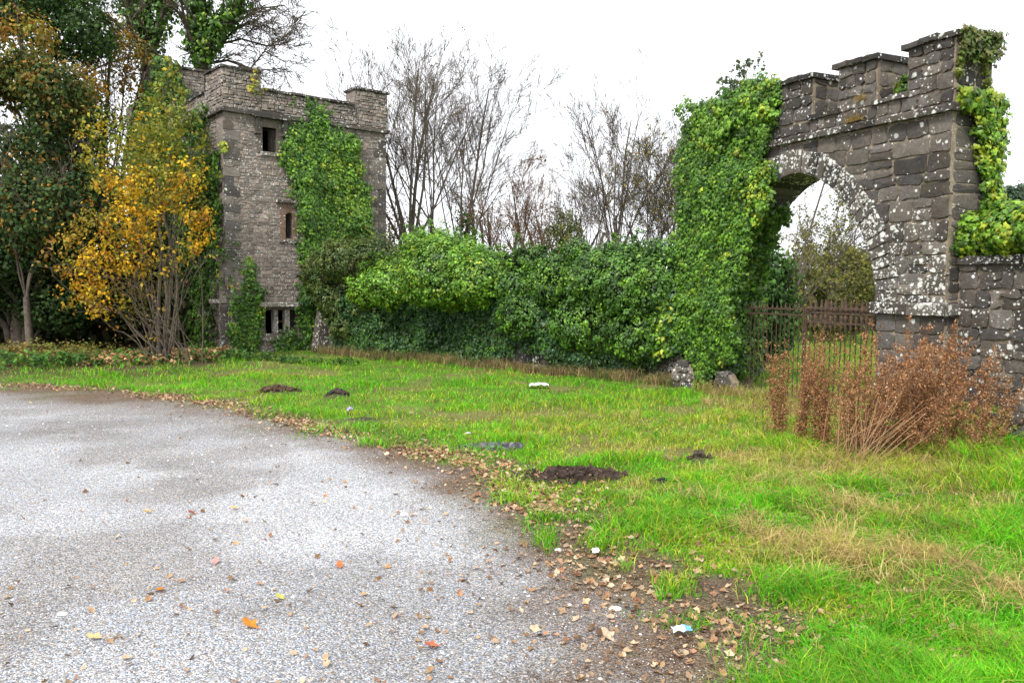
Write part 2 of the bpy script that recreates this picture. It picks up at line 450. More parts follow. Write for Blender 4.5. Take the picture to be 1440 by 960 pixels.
def gz(x, y):
    x = np.asarray(x, float); y = np.asarray(y, float)
    v = np.clip(-sdist(VERGE, x, y)/1.2, 0, 1)
    far = np.clip((np.abs(y)-40)/100, 0, 1)
    z = v*(.03+.07*(fbm(x*.6+3, y*.6, 5, 3)-.4)+.03*(fbm(x*2.5, y*2.5, 9, 2)-.5)) + (1-v)*.02*(fbm(x*.5, y*.5, 3, 2)-.5)
    z = z + .10*np.clip((x-3.2)/3, 0, 1)*np.clip((8.6-y)/3, 0, 1)
    for mx, my, rx, ry, h in MOUNDS:
        q = ((x-mx)/rx)**2+((y-my)/ry)**2
        z = z + h*np.exp(-q*1.6)*(.75+.5*vn(x*9, y*9, 2))
    return z*(1-far)
xs = np.concatenate([-np.geomspace(600, 16, 26), np.arange(-15.5, 11, .11), np.geomspace(11.5, 600, 26)])
ys = np.concatenate([-np.geomspace(300, 3, 12), np.arange(-2, 22, .11), np.geomspace(22.4, 900, 34)])
nx, ny = len(xs), len(ys)
GX, GY = np.meshgrid(xs, ys)
gx, gy = GX.ravel(), GY.ravel()
gzz = gz(gx, gy)
sv = sdist(VERGE, gx, gy); se = sdist(EDGE, gx, gy)
nn = fbm(gx*1.3, gy*1.3, 21)
soil = np.array([.115, .080, .052]); grs = np.array([.055, .155, .012]); gryel = np.array([.13, .16, .025]); dirt = np.array([.045, .032, .026])
GREEN = sstep(.20, -.40, sv + (fbm(gx*2.3, gy*2.3, 21)-.5)*1.7)
for px_, py_, rr_ in ((1040, 925, .42), (1000, 950, .35)):
    g0 = grd(px_, py_); GREEN = GREEN*(1-.9*np.exp(-(((gx-g0[0])/rr_)**2+((gy-g0[1])/(rr_*.8))**2)*1.2))
c = soil*(1-GREEN)[:, None]+(grs*(1-nn)[:, None]+gryel*nn[:, None])*GREEN[:, None]
bp = sstep(.56, .70, fbm(gx*1.4, gy*1.8, 37, 4))[:, None]*.7*GREEN[:, None]; c = c*(1-bp)+np.array([.15, .12, .05])*bp
c = c*(.7+.6*fbm(gx*4, gy*4, 31))[:, None]
for i, (mx, my, rx, ry, h) in enumerate(MOUNDS):
    q = np.exp(-(((gx-mx)/rx)**2+((gy-my)/ry)**2)*1.3)
    dc = dirt if i not in (1,) else np.array([.13, .13, .14])
    q = np.clip(q*1.3, 0, 1)[:, None]; c = c*(1-q)+dc*q
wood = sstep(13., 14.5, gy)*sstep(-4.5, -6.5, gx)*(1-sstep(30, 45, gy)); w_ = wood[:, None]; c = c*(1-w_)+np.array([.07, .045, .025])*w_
I = np.arange(nx*ny).reshape(ny, nx)
Fg = np.stack([I[:-1, :-1], I[:-1, 1:], I[1:, 1:], I[1:, :-1]], -1).reshape(-1, 4)
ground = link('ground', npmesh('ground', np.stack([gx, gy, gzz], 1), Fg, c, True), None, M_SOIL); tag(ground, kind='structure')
# gravel sheet, ragged towards the verge
gk = (sv > -.42+(nn-.5)*.4) & (gy > -60) & (gy < 20) & (gx > -40) & (gx < 11)
vk = gk.reshape(ny, nx); fk = vk[:-1, :-1] & vk[:-1, 1:] & vk[1:, 1:] & vk[1:, :-1]
Fr = Fg[fk.ravel()]; used, inv = np.unique(Fr, return_inverse=True)
gm = sstep(-.35, .75, se[used]+(fbm(gx[used]*2, gy[used]*2, 12)-.5)*1.3)
tr = fbm(gx[used]*.45+9, gy[used]*.8, 44, 3)
gcol = np.array([.375, .378, .385])*(.62+.76*tr)[:, None]
worn = sstep(.44, .64, fbm(gx[used]*.8, gy[used]*.9, 71, 4))[:, None]
gcol = gcol*(1-.5*worn)+np.array([.19, .165, .14])*.5*worn
for wx, wy, wr in ((410, 785, .55), (300, 735, .5), (480, 790, .4), (100, 600, 1.6), (330, 690, .6), (230, 660, .8), (60, 790, .4)):
    g_ = grd(wx, wy); q_ = (.17*np.exp(-((gx[used]-g_[0])/wr)**2-((gy[used]-g_[1])/(wr*.6))**2)*2*sstep(.35, .65, fbm(gx[used]*2.6, gy[used]*3.4, 7, 4)))[:, None]; gcol = gcol*(1-q_)+np.array([.14, .125, .115])*q_
olive = sstep(.5, .68, fbm(gx[used]*1.7, gy[used]*1.7, 19))[:, None]*.5
cr = (soil*1.25*(1-olive)+np.array([.11, .12, .045])*olive)*(1-gm)[:, None]+gcol*gm[:, None]
eb = sstep(-.30, .15, sv[used])[:, None]; cr = c[used]*(1-eb)+cr*eb
road = link('gravel_drive', npmesh('gravel_drive', np.stack([gx[used], gy[used], gzz[used]+.008], 1), inv.reshape(-1, 4), cr, True), None, M_GRAVEL); tag(road, kind='structure')

# pebbles: loose stones lying on the drive, denser close by where they can be seen
def polar(n, y0, y1, xm=.78):
    u = RS.rand(n); y = 1/((1-u)/y0+u/y1); x = (RS.rand(n)*2-1)*(xm*y+.6); return x, y
n = 115000
px_, py_ = polar(n, 2.6, 11.0)
s_ = sdist(EDGE, px_, py_); k = s_ > -.9+RS.rand(n)*1.2; px_, py_ = px_[k], py_[k]; n = len(px_)
sz = .0018+.0042*RS.rand(n)**2.6+.007*(RS.rand(n) > .992); sz *= np.clip(py_/6, .9, 1.6)
oct_ = np.array([[1, 0, 0], [0, 1, 0], [-1, 0, 0], [0, -1, 0], [0, 0, .75]]) 
V = oct_[None]*sz[:, None, None]*(.65+.7*RS.rand(n, 5, 1)); an = RS.rand(n)*6.28; ca, sa = np.cos(an), np.sin(an)
V = np.stack([V[..., 0]*ca[:, None]*1.3-V[..., 1]*sa[:, None], V[..., 0]*sa[:, None]*1.3+V[..., 1]*ca[:, None], V[..., 2]], -1)
V += np.stack([px_, py_, gz(px_, py_)+.007], 1)[:, None]
Fp = (np.array([[0, 1, 4], [1, 2, 4], [2, 3, 4], [3, 0, 4]])[None]+(np.arange(n)*5)[:, None, None]).reshape(-1, 3)
pal = np.array([[.38, .38, .40], [.60, .60, .62], [.22, .22, .25], [.80, .80, .80], [.33, .27, .21], [.25, .28, .33], [.13, .12, .12]])
pc = pal[RS.choice(7, n, p=[.30, .19, .18, .07, .12, .08, .06])]*(.8+.4*RS.rand(n, 1))
peb = link('loose_gravel', npmesh('loose_gravel', V.reshape(-1, 3), Fp, np.repeat(pc, 5, 0)), None, M_PEB)
tag(peb, 'loose grey and white gravel stones scattered over the drive', 'gravel', kind='stuff')
def adopt(o, parent):
    o.parent = parent
    o.matrix_parent_inverse = Matrix.Translation(-Vector(parent.location)) if parent.type == 'EMPTY' else Matrix.Identity(4)

# ------------------------------------------------------------ ruined arch
ZS, ZM, ZC, ZI = 3.575, 4.46, 3.89, 1.453
TR, TL, TE, THK = .909, 3.70, 4.50, .66
TAP, ZAP = (TR+TL)/2, 3.167
HW, HB, EXPO = (TL-TR)/2, ZAP-ZI, 1.8
def arch_pt(th, off=0.):
    c, s = math.cos(th), math.sin(th)
    a, b = HW+off, HB+off
    return TAP-a*(abs(c)**(2/EXPO))*(1 if c > 0 else -1), ZI+b*(abs(s)**(2/EXPO))
def arch_hw(z, off):
    """half width of the curve at height z"""
    if z <= ZI: return HW+off
    q = (z-ZI)/(HB+off)
    return 0. if q >= 1 else (HW+off)*(1-q**EXPO)**(1/EXPO)
arch = thing('castle_arch', tuple(ARC.p(TAP, .3, 0)), 'tall ruined stone gateway arch with battlements and ivy-smothered left pier', 'archway')
PERIOD, MW = 1.022, .60
merl = [(i*PERIOD, i*PERIOD+MW) for i in range(4)]+[(4*PERIOD, TE)]
out = [(0, -.2), (0, ZM-.02)]
for i, (a, b) in enumerate(merl):
    if i: out += [(a, ZC), (a, ZM-.02)]
    out += [(b, ZM-.02)] + ([(b, ZC)] if i < 4 else [])
out += [(TE, -.2), (TL+.02, -.2), (TL+.02, ZI)]
for k in range(1, 30): out.append(arch_pt(math.pi-math.pi*k/30, .02))
out += [(TR-.02, ZI), (TR-.02, -.2)]
core = link('wall_core', extrude_outline('wall_core', ARC, out, .010, THK-.02), arch, M_MORTAR)
rg = random.Random(11)
# voussoirs: through stones, front to back
nv = 38
tt = np.linspace(0, math.pi, 400); pp = np.array([arch_pt(t) for t in tt]); ss = np.concatenate([[0], np.cumsum(np.hypot(*np.diff(pp, axis=0).T))]); tk_ = [float(np.interp(x, ss, tt)) for x in np.linspace(0, ss[-1], nv*25+1)]
for k in range(nv):
    t0, t1 = tk_[k*25+1], tk_[k*25+24]
    # equalise the widths along the curve
    a, b = arch_pt(t0), arch_pt(t1); d = .31+rg.uniform(-.03, .03)
    c_, e = arch_pt(t1, d), arch_pt(t0, d)
    pr = rg.uniform(.026, .036); V = []
    for v in (-pr, THK+.01):
        for q in (a, b, c_, e): V.append(tuple(ARC.p(q[0]+rg.uniform(-.006, .006), v, q[1]+rg.uniform(-.006, .006))))
    cen = (np.array(a)+np.array(b)+np.array(c_)+np.array(e))/4
    for q in (a, b, c_, e):
        w = cen+(np.array(q)-cen)*.86; V.append(tuple(ARC.p(w[0], -pr-.006, w[1])))
    F = [(0, 1, 9, 8), (1, 2, 10, 9), (2, 3, 11, 10), (3, 0, 8, 11), (8, 9, 10, 11), (4, 7, 6, 5), (0, 4, 5, 1), (1, 5, 6, 2), (2, 6, 7, 3), (3, 7, 4, 0)]
    me = bpy.data.meshes.new('voussoir'); me.from_pydata(V, [], F)
    add_stone(arch, me, (1.15 if t1 < 1.6 else .7 if t1 < 1.9 else .08), .85, 'voussoir')
# coursed rubble on the front
def fill_course(fr, parent, u0b, u1b, u0t, u1t, z0, z1, wmin, wmax, lich, v0=.012, gap=.012, proud=.030, back=.05, tint=1.):
    """stones between slanting ends; u0<u1"""
    L = (u1b+u1t-u0b-u0t)/2
    if L < .07: return
    n = max(1, round(L/rg.uniform(wmin, wmax))); cuts = [0]+sorted([min(.97, max(.03, (i+rg.uniform(-.28, .28))/n)) for i in range(1, n)])+[1]
    for i in range(n):
        a, b = cuts[i], cuts[i+1]
        if (b-a)*L < .05: continue
        B = lambda k: u0b+(u1b-u0b)*k; T = lambda k: u0t+(u1t-u0t)*k
        zz = z1; splits = [(z0, z1)]
        if z1-z0 > .17 and rg.random() < .3: m = rg.uniform(.38, .62); splits = [(z0, z0+(z1-z0)*m), (z0+(z1-z0)*m, z1)]
        for p, q in splits:
            fp, fq = (p-z0)/(z1-z0), (q-z0)/(z1-z0)
            lx = lambda f, k: B(k)*(1-f)+T(k)*f
            s = rg.uniform(-.018, .018)
            quad = [(lx(fp, a)+gap*.5, p+gap*.5+s*.5), (lx(fp, b)-gap*.5, p+gap*.5-s*.5), (lx(fq, b)-gap*.5, q-gap*.5+s), (lx(fq, a)+gap*.5, q-gap*.5-s)]
            um = (quad[0][0]+quad[1][0])/2; zm = (p+q)/2
            la = lich(um, zm) if callable(lich) else lich
            me = stone_poly('stone', fr, quad, proud*rg.uniform(.6, 1.3), back, v0, rg, jit=.013)
            add_stone(parent, me, la, tint)
def courses(z0, z1, lo, hi):
    z = z0; r = []
    while z < z1-.08:
        h = rg.uniform(lo, hi)
        if z1-(z+h) < lo*.6: h = z1-z
        r.append((z, min(z+h, z1))); z += h
    return r
def lich_a(u, z):
    if u < TR+.25 and z < 1.3: return .12
    if u < 1.15: return (.75 if 1.4 < z < 2.3 else .3) if z < 2.5 else .07
    return .05
for z0, z1 in courses(.0, ZS-.02, .12, .28):
    zm = (z0+z1)/2
    if z1 <= ZI+.03: hwz = HW
    else: hwz = max(arch_hw(zm, .20), arch_hw(z0, .05)) if arch_hw(zm, .20) > 0 or arch_hw(z0, .05) > 0 else 0.
    rb = rt = TAP-hwz; lb = lt = TAP+hwz
    if ZI-.12 < zm < ZI+.02: pass
    if rb >= TAP-.01 and rt >= TAP-.01: fill_course(ARC, arch, 0, TE, 0, TE, z0, z1, .17, .40, lich_a)
    else:
        fill_course(ARC, arch, 0, rb, 0, min(rt, TAP-.02), z0, z1, .16, .38, lich_a)
        if zm < 1.2 or zm > 3.1: fill_course(ARC, arch, lb, TE, max(lt, TAP+.02), TE, z0, z1, .25, .4, .1)
# parapet and merlons
for z0, z1 in courses(ZS+.1, ZC-.06, .09, .14): fill_course(ARC, arch, 0, TE-.6, 0, TE-.6, z0, z1, .14, .28, .15)
for i, (a, b) in enumerate(merl):
    for z0, z1 in courses(ZC-.05 if i else ZC-.06, ZM-.07, .12, .2): fill_course(ARC, arch, a+.01, b-.01, a+.01, b-.01, z0, z1, .14, .26, .22)
# end face (right) and merlon side faces
END = Frame(*ARC.p(0, 0, 0)[:2], ARC.v[:2], ARC.u[:2])        # u = depth, v = along the wall
for z0, z1 in courses(.0, ZS-.02, .17, .28)+courses(ZS+.1, ZM-.07, .12, .2): fill_course(END, arch, .05, THK-.05, .05, THK-.05, z0, z1, .28, .5, .10, v0=.008, proud=.02, tint=.95)
for a, b in merl[1:4]:
    EF = Frame(*ARC.p(a, 0, 0)[:2], ARC.v[:2], ARC.u[:2])
    for z0, z1 in courses(ZC+.03, ZM-.07, .13, .2): fill_course(EF, arch, .05, THK-.05, .05, THK-.05, z0, z1, .18, .34, .04, v0=.006, proud=.02, tint=1.1)
# copings
for a, b in merl:
    w = (b-a+.10)/3; ua = a-.05
    for k in range(3):
        dz = rg.uniform(-.012, .02)
        me = slab('coping_stone', ARC, ua+w*k+.004, ua+w*(k+1)-.004, -.06+rg.uniform(-.015, .015), THK+.05, ZM-.07+dz, ZM+dz, .008, chamf=.012, n=3)
        add_stone(arch, me, .3, .62, 'coping_stone')
for i in range(4):
    a, b = merl[i][1]+.055, merl[i+1][0]-.055; m = (a+b)/2
    for x0, x1 in ((a-.10, m), (m+.006, b+.10)):
        me = slab('crenel_slab', ARC, x0, x1, -.05+rg.uniform(-.01, .01), THK+.04, ZC-.055, ZC+rg.uniform(-.002, .01), .006, chamf=.01, n=2)
        add_stone(arch, me, .3, .6, 'crenel_slab')
u = -.055
while u < TE-.3:
    w = min(rg.uniform(.38, .72), TE-u)
    me = slab('string_course', ARC, u+.003, u+w-.003, -.085+rg.uniform(-.008, .008), .05, ZS, ZS+.085, .006, chamf=.022, n=4)
    add_stone(arch, me, .5, .62, 'string_course'); u += w
me = slab('string_course', END, -.08, THK+.06, -.06, .05, ZS+.001, ZS+.084, .006, chamf=.02, n=4); add_stone(arch, me, .4, .6, 'string_course')
for x0, x1 in ((-.05, .44), (.447, TR+.05)):
    me = slab('impost', ARC, x0, x1, -.075, .06, ZI-.14, ZI, .006, chamf=.025, n=4); add_stone(arch, me, .95, .9, 'impost')
me = slab('impost', ARC, TL-.05, TE+.03, -.075, .06, ZI-.14, ZI, .006, chamf=.02, n=4); add_stone(arch, me, .2, .8, 'impost')
me = slab('impost', END, -.08, THK+.02, -.05, .05, ZI-.139, ZI-.001, .006, chamf=.02, n=3); add_stone(arch, me, .3, .8, 'impost')

# ------------------------------------------------------------ wall to the right of the arch
RW = Frame(*ARC.p(0, .20, 0)[:2], -ARC.u[:2], ARC.v[:2])
rwall = thing('boundary_wall', tuple(RW.p(1.5, .2, 0)), 'low lichen-spotted rubble wall running off right from the arch', 'wall')
RZ = 1.78
RZ = RW.px(1400, 359, 0)[1]
link('wall_core', slab('wall_core', RW, .0, 4.2, .012, .50, -.2, RZ-.09), rwall, M_MORTAR)
for z0, z1 in courses(.0, RZ-.09, .12, .23): fill_course(RW, rwall, .03, 3.6, .03, 3.6, z0, z1, .17, .34, (lambda u, z: .30 if z > .9 else .14), proud=.032)
u = .02
while u < 3.9:
    w = rg.uniform(.3, .55)
    me = slab('coping_stone', RW, u, u+w-.01, -.07+rg.uniform(-.02, .02), .55, RZ-.09, RZ+rg.uniform(-.01, .01), .008, chamf=.014, n=3); add_stone(rwall, me, .55, .6, 'coping_stone'); u += w

# ------------------------------------------------------------ gate
GT = Frame(*ARC.p(0, .30, 0)[:2], ARC.u[:2], ARC.v[:2])
def lathe_mesh(name, prof, n=6):
    V = []; F = []
    for r, z in prof:
        for i in range(n): a = i/n*2*math.pi; V.append((r*math.cos(a), r*math.sin(a), z))
    for j in range(len(prof)-1):
        for i in range(n): k = (i+1) % n; F.append((j*n+i, j*n+k, (j+1)*n+k, (j+1)*n+i))
    me = bpy.data.meshes.new(name); me.from_pydata(V, [], F); me.polygons.foreach_set('use_smooth', np.ones(len(F), bool)); return me
bz = .055
barA = lathe_mesh('bar', [(.009, bz), (.009, 1.06), (.022, 1.09), (.013, 1.12), (.026, 1.20), (.028, 1.23), (.013, 1.26), (.013, 1.29), (.034, 1.31), (.036, 1.345), (.016, 1.375), (.022, 1.40), (.013, 1.43), (.001, 1.475)])
barB = lathe_mesh('bar', [(.008, bz), (.008, 1.30), (.018, 1.32), (.010, 1.35), (.001, 1.41)])
def gate(name, u0, u1, label, bar, rails, nb, yaw=0.):
    fr = GT
    g = thing(name, tuple(fr.p((u0+u1)/2, 0, 0)), label, 'gate', 'rusty gate leaves in the archway')
    for us in (u0, u1):
        m = slab('stile', fr, us-.011, us+.011, -.013, .013, .02, 1.36, .001, chamf=.004)
        s = link('stile', m, g, M_RUST)
    for za, zb in rails: link('rail', slab('rail', fr, min(u0, u1)+.024, max(u0, u1)-.024, -.012, .012, za, zb, .001, n=3), g, M_RUST)
    for i in range(nb):
        u = u0+(u1-u0)*(i+1)/(nb+1)
        o = bpy.data.objects.new('bar', bar); COL.objects.link(o); p = fr.p(u+rg.uniform(-.004, .004), 0, 0)
        o.location = p; o.rotation_euler = (rg.uniform(-.006, .006), rg.uniform(-.006, .006), 0); adopt(o, g)
for m_ in (barA, barB): m_.materials.append(M_RUST)
UM = 2.34
gate('iron_gate', TR+.04, UM-.018, 'right leaf of the rusty iron gate with bulbous spear finials', barA, [(.06, .09), (1.13, 1.16), (1.265, 1.295)], 15)
gate('iron_gate', UM+.018, TL-.02, 'left leaf of the rusty iron gate half lost in ivy shade', barB, [(.06, .09), (1.22, 1.245), (1.30, 1.325)], 14)

# ------------------------------------------------------------ tower
def slab_boxes(name, boxes):
    Vs = []; Fs = []
    for fr, u0, u1, v0, v1, z0, z1 in boxes:
        k = len(Vs)
        for u in (u0, u1):
            for v in (v0, v1):
                for z in (z0, z1): Vs.append(tuple(fr.p(u, v, z)))
        Fs += [(k, k+1, k+3, k+2), (k+4, k+6, k+7, k+5), (k, k+4, k+5, k+1), (k+2, k+3, k+7, k+6), (k, k+2, k+6, k+4), (k+1, k+5, k+7, k+3)]
    me = bpy.data.meshes.new(name); me.from_pydata(Vs, [], Fs); fixn(me); return me
def elevation(fr, u0, u1, z0, z1, v0, v1, holes):
    """boxes that fill a rectangle round rectangular holes (columns by hole edges)"""
    cs = sorted({u0, u1, *[h[0] for h in holes], *[h[1] for h in holes]}); r = []
    for a, b in zip(cs, cs[1:]):
        hs_ = sorted([(h[2], h[3]) for h in holes if h[0] <= a+1e-6 and h[1] >= b-1e-6]); z = z0
        for p, q in hs_: r.append((fr, a, b, v0, v1, z, p)); z = q
        r.append((fr, a, b, v0, v1, z, z1))
    return r
def rubble(frames, name, parent, sw, sh, mat=M_RUBBLE, pal=[(.125, .107, .093), (.15, .127, .11), (.10, .088, .078), (.17, .14, .12), (.12, .108, .10), (.145, .12, .10)], tint=1.85):
    """small field stones on several faces joined to one mesh; frames: (fr,u0,u1,z0,z1,v,holes)"""
    VV, FF, CC = [], [], []; o = 0
    for fr, u0, u1, z0, z1, v, holes in frames:
        z = z0
        while z < z1-.02:
            h = min(sh*rg.uniform(.55, 1.7), z1-z); u = u0-rg.random()*sw
            while u < u1:
                w = sw*rg.uniform(.45, 1.7); a, b = max(u, u0), min(u+w, u1); u += w
                if b-a < .03: continue
                um, zm = (a+b)/2, z+h/2
                if any(q[0]-.0 < um < q[1]+.0 and q[2] < zm < q[3] for q in holes): continue
                g = .006; j = lambda s=.010: rg.uniform(-s, s); p_ = rg.uniform(.012, .021)
                dz0, dz1 = rg.uniform(-.014, .014), rg.uniform(-.014, .014); g = .003
                base = [(a+g+j(), z+g+j()+dz0), (b-g+j(), z+g+j()+dz1), (b-g+j(), z+h-g+j()+dz1), (a+g+j(), z+h-g+j()+dz0)]
                mid = []
                c0 = np.mean(base, 0)
                for q in base: mid.append(c0+(np.array(q)-c0)*rg.uniform(.72, .88))
                VV += [fr.p(q[0], v, q[1]) for q in base]+[fr.p(q[0], v-p_+j(.006), q[1]) for q in mid]
                FF += [(o, o+1, o+5, o+4), (o+1, o+2, o+6, o+5), (o+2, o+3, o+7, o+6), (o+3, o, o+4, o+7), (o+4, o+5, o+6, o+7)]
                c = np.array(rg.choice(pal))*rg.uniform(.80, 1.18)*tint; CC += [c]*8; o += 8
            z += h
    me = npmesh(name, np.array(VV), np.array(FF), np.array(CC)); fixn(me)
    ob = link(name, me, parent, mat); ob['kind'] = 'stuff'; return ob
TW, TD = 4.12, 4.0
ZTS, ZTM = 5.46, 6.49
zlow = (TOW.px(400, 131)[1]+TOW.px(470, 140)[1])/2
def pr(x0, y0, x1, y1):
    a = TOW.px(x0, y1); b = TOW.px(x1, y0); return (a[0], b[0], a[1], b[1])
H1 = pr(369, 181, 388, 213); H2 = pr(401.5, 300, 411.5, 335); H3 = pr(373, 435, 417, 469)
tower = thing('castle_tower', tuple(TOW.p(TW/2, TD/2, 0)), 'square ruined stone tower with battlements, ivy on its face and a three-light window', 'tower')
UML = .86; UMR = TOW.px(500, 128)[0]
bx = elevation(TOW, 0, TW, -.3, ZTM-.05, .012, .5, [H1, H2, H3, (UML, UMR, zlow-.03, 99)])
bx = [(f, a, b, c, d, z, min(y, ZTM-.05)) for f, a, b, c, d, z, y in bx if z < ZTM-.05]
TLF = Frame(*TOW.p(0, 0, 0)[:2], TOW.v[:2], TOW.u[:2])     # left face: u = depth
TRF = Frame(*TOW.p(TW, 0, 0)[:2], TOW.v[:2], -TOW.u[:2])
bx += [(TLF, .5, TD, .03, .5, -.3, zlow-.03), (TLF, .5, 1.05, .03, .5, zlow-.031, ZTM-.05), (TRF, .5, TD, .03, .5, -.3, zlow-.03), (TRF, .5, 1.05, .03, .5, zlow-.031, ZTM-.05),
       (TOW, .51, TW-.51, TD-.5, TD-.03, -.3, zlow-.03), (TOW, .5, TW-.5, .51, TD-.51, 5.3, 5.4)]  # last box: unseen roof slab, added to keep sky light out of the interior
link('wall', slab_boxes('wall', bx), tower, M_MORTAR_T)
def hol(h, m=.0): return (h[0]-m, h[1]+m, h[2]-m, h[3]+m)
S1 = (TOW.px(360, 200)[0], TOW.px(400, 200)[0], H1[2]-.02, ZTS+.05); S2 = (H2[0]-.13, H2[1]+.13, H2[2]-.05, H2[3]+.22); S3 = (H3[0]-.14, H3[1]+.12, H3[2]-.10, H3[3]+.13)
rubble([(TOW, 0, TW, 0, ZTS, .02, [S1, S2, S3]), (TLF, 0, TD, 0, ZTS, .02, []), (TRF, 0, 2, 0, ZTS, .02, []),
        (TOW, -.04, UML, ZTS+.09, ZTM-.06, -.03, []), (TOW, UML, UMR, ZTS+.09, zlow-.05, -.03, [(TOW.px(360, 200)[0], TOW.px(402, 200)[0], ZTS, ZTS+.12)]), (TOW, UMR, TW+.04, ZTS+.09, ZTM-.06, -.03, []),
        (TLF, -.03, 1.05, ZTS+.09, ZTM-.06, -.03, []), (TLF, 1.05, TD, ZTS+.09, zlow-.05, -.03, []), (TRF, -.03, 1.05, ZTS+.09, ZTM-.06, -.03, [])], 'rubble_stone', tower, .13, .062)
def tstone(name, fr, *a, lich=.3, tint=1., **k):
    kw = dict(jit=.004, chamf=.012, n=3); kw.update(k); par = kw.pop('parent', tower)
    return add_stone(par, slab(name, fr, *a, **kw), lich, tint, name)
for fr, a, b in ((TOW, -.10, S1[0]+.08), (TOW, TOW.px(405, 180)[0], TW+.08), (TLF, -.095, TD), (TRF, -.095, 2.)):
    n_ = max(1, int((b-a)/.7))
    for k in range(n_): tstone('string_course', fr, a+(b-a)*k/n_+.003, a+(b-a)*(k+1)/n_-.003, -.09, .02, ZTS, ZTS+.075, tint=.75, lich=.15)
# parapet coping
for fr, a, b, z, v1 in ((TOW, -.08, UML+.04, ZTM-.06, .55), (TOW, UML+.045, UMR-.045, zlow-.05, .52), (TOW, UMR-.04, TW+.08, ZTM-.06, .55), (TLF, .56, 1.1, ZTM-.061, .54), (TLF, 1.105, TD, zlow-.05, .54), (TRF, .56, 1.1, ZTM-.061, .54)):
    n_ = max(1, int((b-a)/.33))
    for k in range(n_):
        dz = rg.uniform(-.01, .012)
        tstone('coping_stone', fr, a+(b-a)*k/n_+.003, a+(b-a)*(k+1)/n_-.003, -.09+rg.uniform(-.012, .012), v1, z+dz, z+.055+dz, tint=.6, lich=.35)
# upper window
def window(S, H, label=None):
    w_ = bpy.data.objects.new('window', slab_boxes('window', elevation(TOW, S[0], S[1], S[2], S[3], -.012, .22, [(H[0], H[1], H[2], H[3])]))); COL.objects.link(w_)
    w_.data.materials.append(M_STONE); w_.color = (.15, .125, .105, .12); adopt(w_, tower)
    if label: w_['label'] = label
    return w_
w1 = window((S1[0]+.03, S1[1]-.03, H1[2]-.03, ZTS-.04), H1, 'square upper window opening under a box label mould')
tstone('hood_mould', TOW, S1[0]-.06, S1[1]+.10, -.16, .03, ZTS-.04, ZTS+.09, parent=w1, lich=.15, tint=.55)
for s in (0, 1):
    u0 = S1[0]-.02 if not s else S1[1]-.06
    tstone('hood_drop', TOW, u0, u0+.09, -.12, .02, ZTS-.36, ZTS-.042, parent=w1, lich=.1, tint=.7, n=1)
    tstone('hood_drop', TOW, u0-.03, u0+.12, -.13, .02, ZTS-.41, ZTS-.362, parent=w1, lich=.1, tint=.7, n=1)
tstone('sill', TOW, H1[0]-.06, H1[1]+.06, -.04, .2, H1[2]-.09, H1[2]-.003, parent=w1, lich=.6, tint=1.2)
# lancet: arched head cut from a plate
w2 = bpy.data.objects.new('window', None)
hw2 = (H2[1]-H2[0])/2; cu = (H2[0]+H2[1])/2
o2 = [(S2[0], S2[2]), (S2[0], S2[3]), (S2[1], S2[3]), (S2[1], S2[2]), (H2[1], S2[2]), (H2[1], H2[3]-hw2)]+[(cu+hw2*math.cos(a), H2[3]-hw2+hw2*1.15*math.sin(a)) for a in np.linspace(.3, math.pi-.3, 7)]+[(H2[0], H2[3]-hw2), (H2[0], S2[2])]
w2 = link('window', extrude_outline('window', TOW, o2, -.012, .2), tower, M_STONE); w2.color = (.20, .135, .10, .15); w2['label'] = 'narrow round-headed lancet opening'
tstone('sill', TOW, S2[0], S2[1], -.03, .2, S2[2]-.06, S2[2]-.002, parent=w2, lich=.6, tint=1.3)
tstone('hood_mould', TOW, S2[0]-.1, S2[1]+.1, -.08, .02, S2[3]+.01, S2[3]+.07, parent=w2, lich=.7, tint=1.1)
# three-light window
w3 = window(S3, H3, 'low three-light mullioned window with lichened drip stone')
for x0, x1 in ((385, 391), (401, 407.5)):
    a, b = TOW.px(x0, 450)[0], TOW.px(x1, 450)[0]; tstone('mullion', TOW, a, b, .0, .16, H3[2]+.002, H3[3]-.002, parent=w3, lich=.3, tint=2.3, n=1)
a, b = TOW.px(391.5, 450)[0], TOW.px(400.5, 450)[0]; m_ = (H3[2]+H3[3])/2
for z in (m_-.01, H3[2]+.005, H3[3]-.03): link('glazing_bar', slab('glazing_bar', TOW, a, b, .10, .12, z, z+.02), w3, M_BARK)
tstone('sill', TOW, S3[0]-.02, S3[1]+.02, -.05, .2, S3[2]-.07, S3[2]-.003, parent=w3, lich=.5, tint=1.2)
tstone('hood_mould', TOW, TOW.px(364, 430)[0], TOW.px(425, 430)[0], -.12, .02, TOW.px(390, 431)[1], TOW.px(390, 425)[1], parent=w3, lich=1.6, tint=1.9)
# projecting slab and battered foot at the left corner
tstone('spout_stone', TLF, -.02, .3, -.30, .0, 1.18, 1.26, lich=.8, tint=1.6, n=1)
tstone('foot_buttress', TOW, -.16, .30, -.07, .0, .0, 1.15, lich=.6, tint=1.4, n=1, chamf=.03)
for fr in (TOW,):                                 # dressed corner stones
    z = 0.02; k = 0
    while z < ZTS-.2:
        h = rg.uniform(.16, .24); L = (.34, .2)[k % 2]
        tstone('quoin', TOW, -.012, L, -.010, .04, z, z+h-.008, lich=.15, tint=1.4, n=1, jit=.006)
        tstone('quoin', TOW, TW-L, TW+.012, -.010, .04, z, z+h-.008, lich=.15, tint=1.35, n=1, jit=.006)
        z += h; k += 1

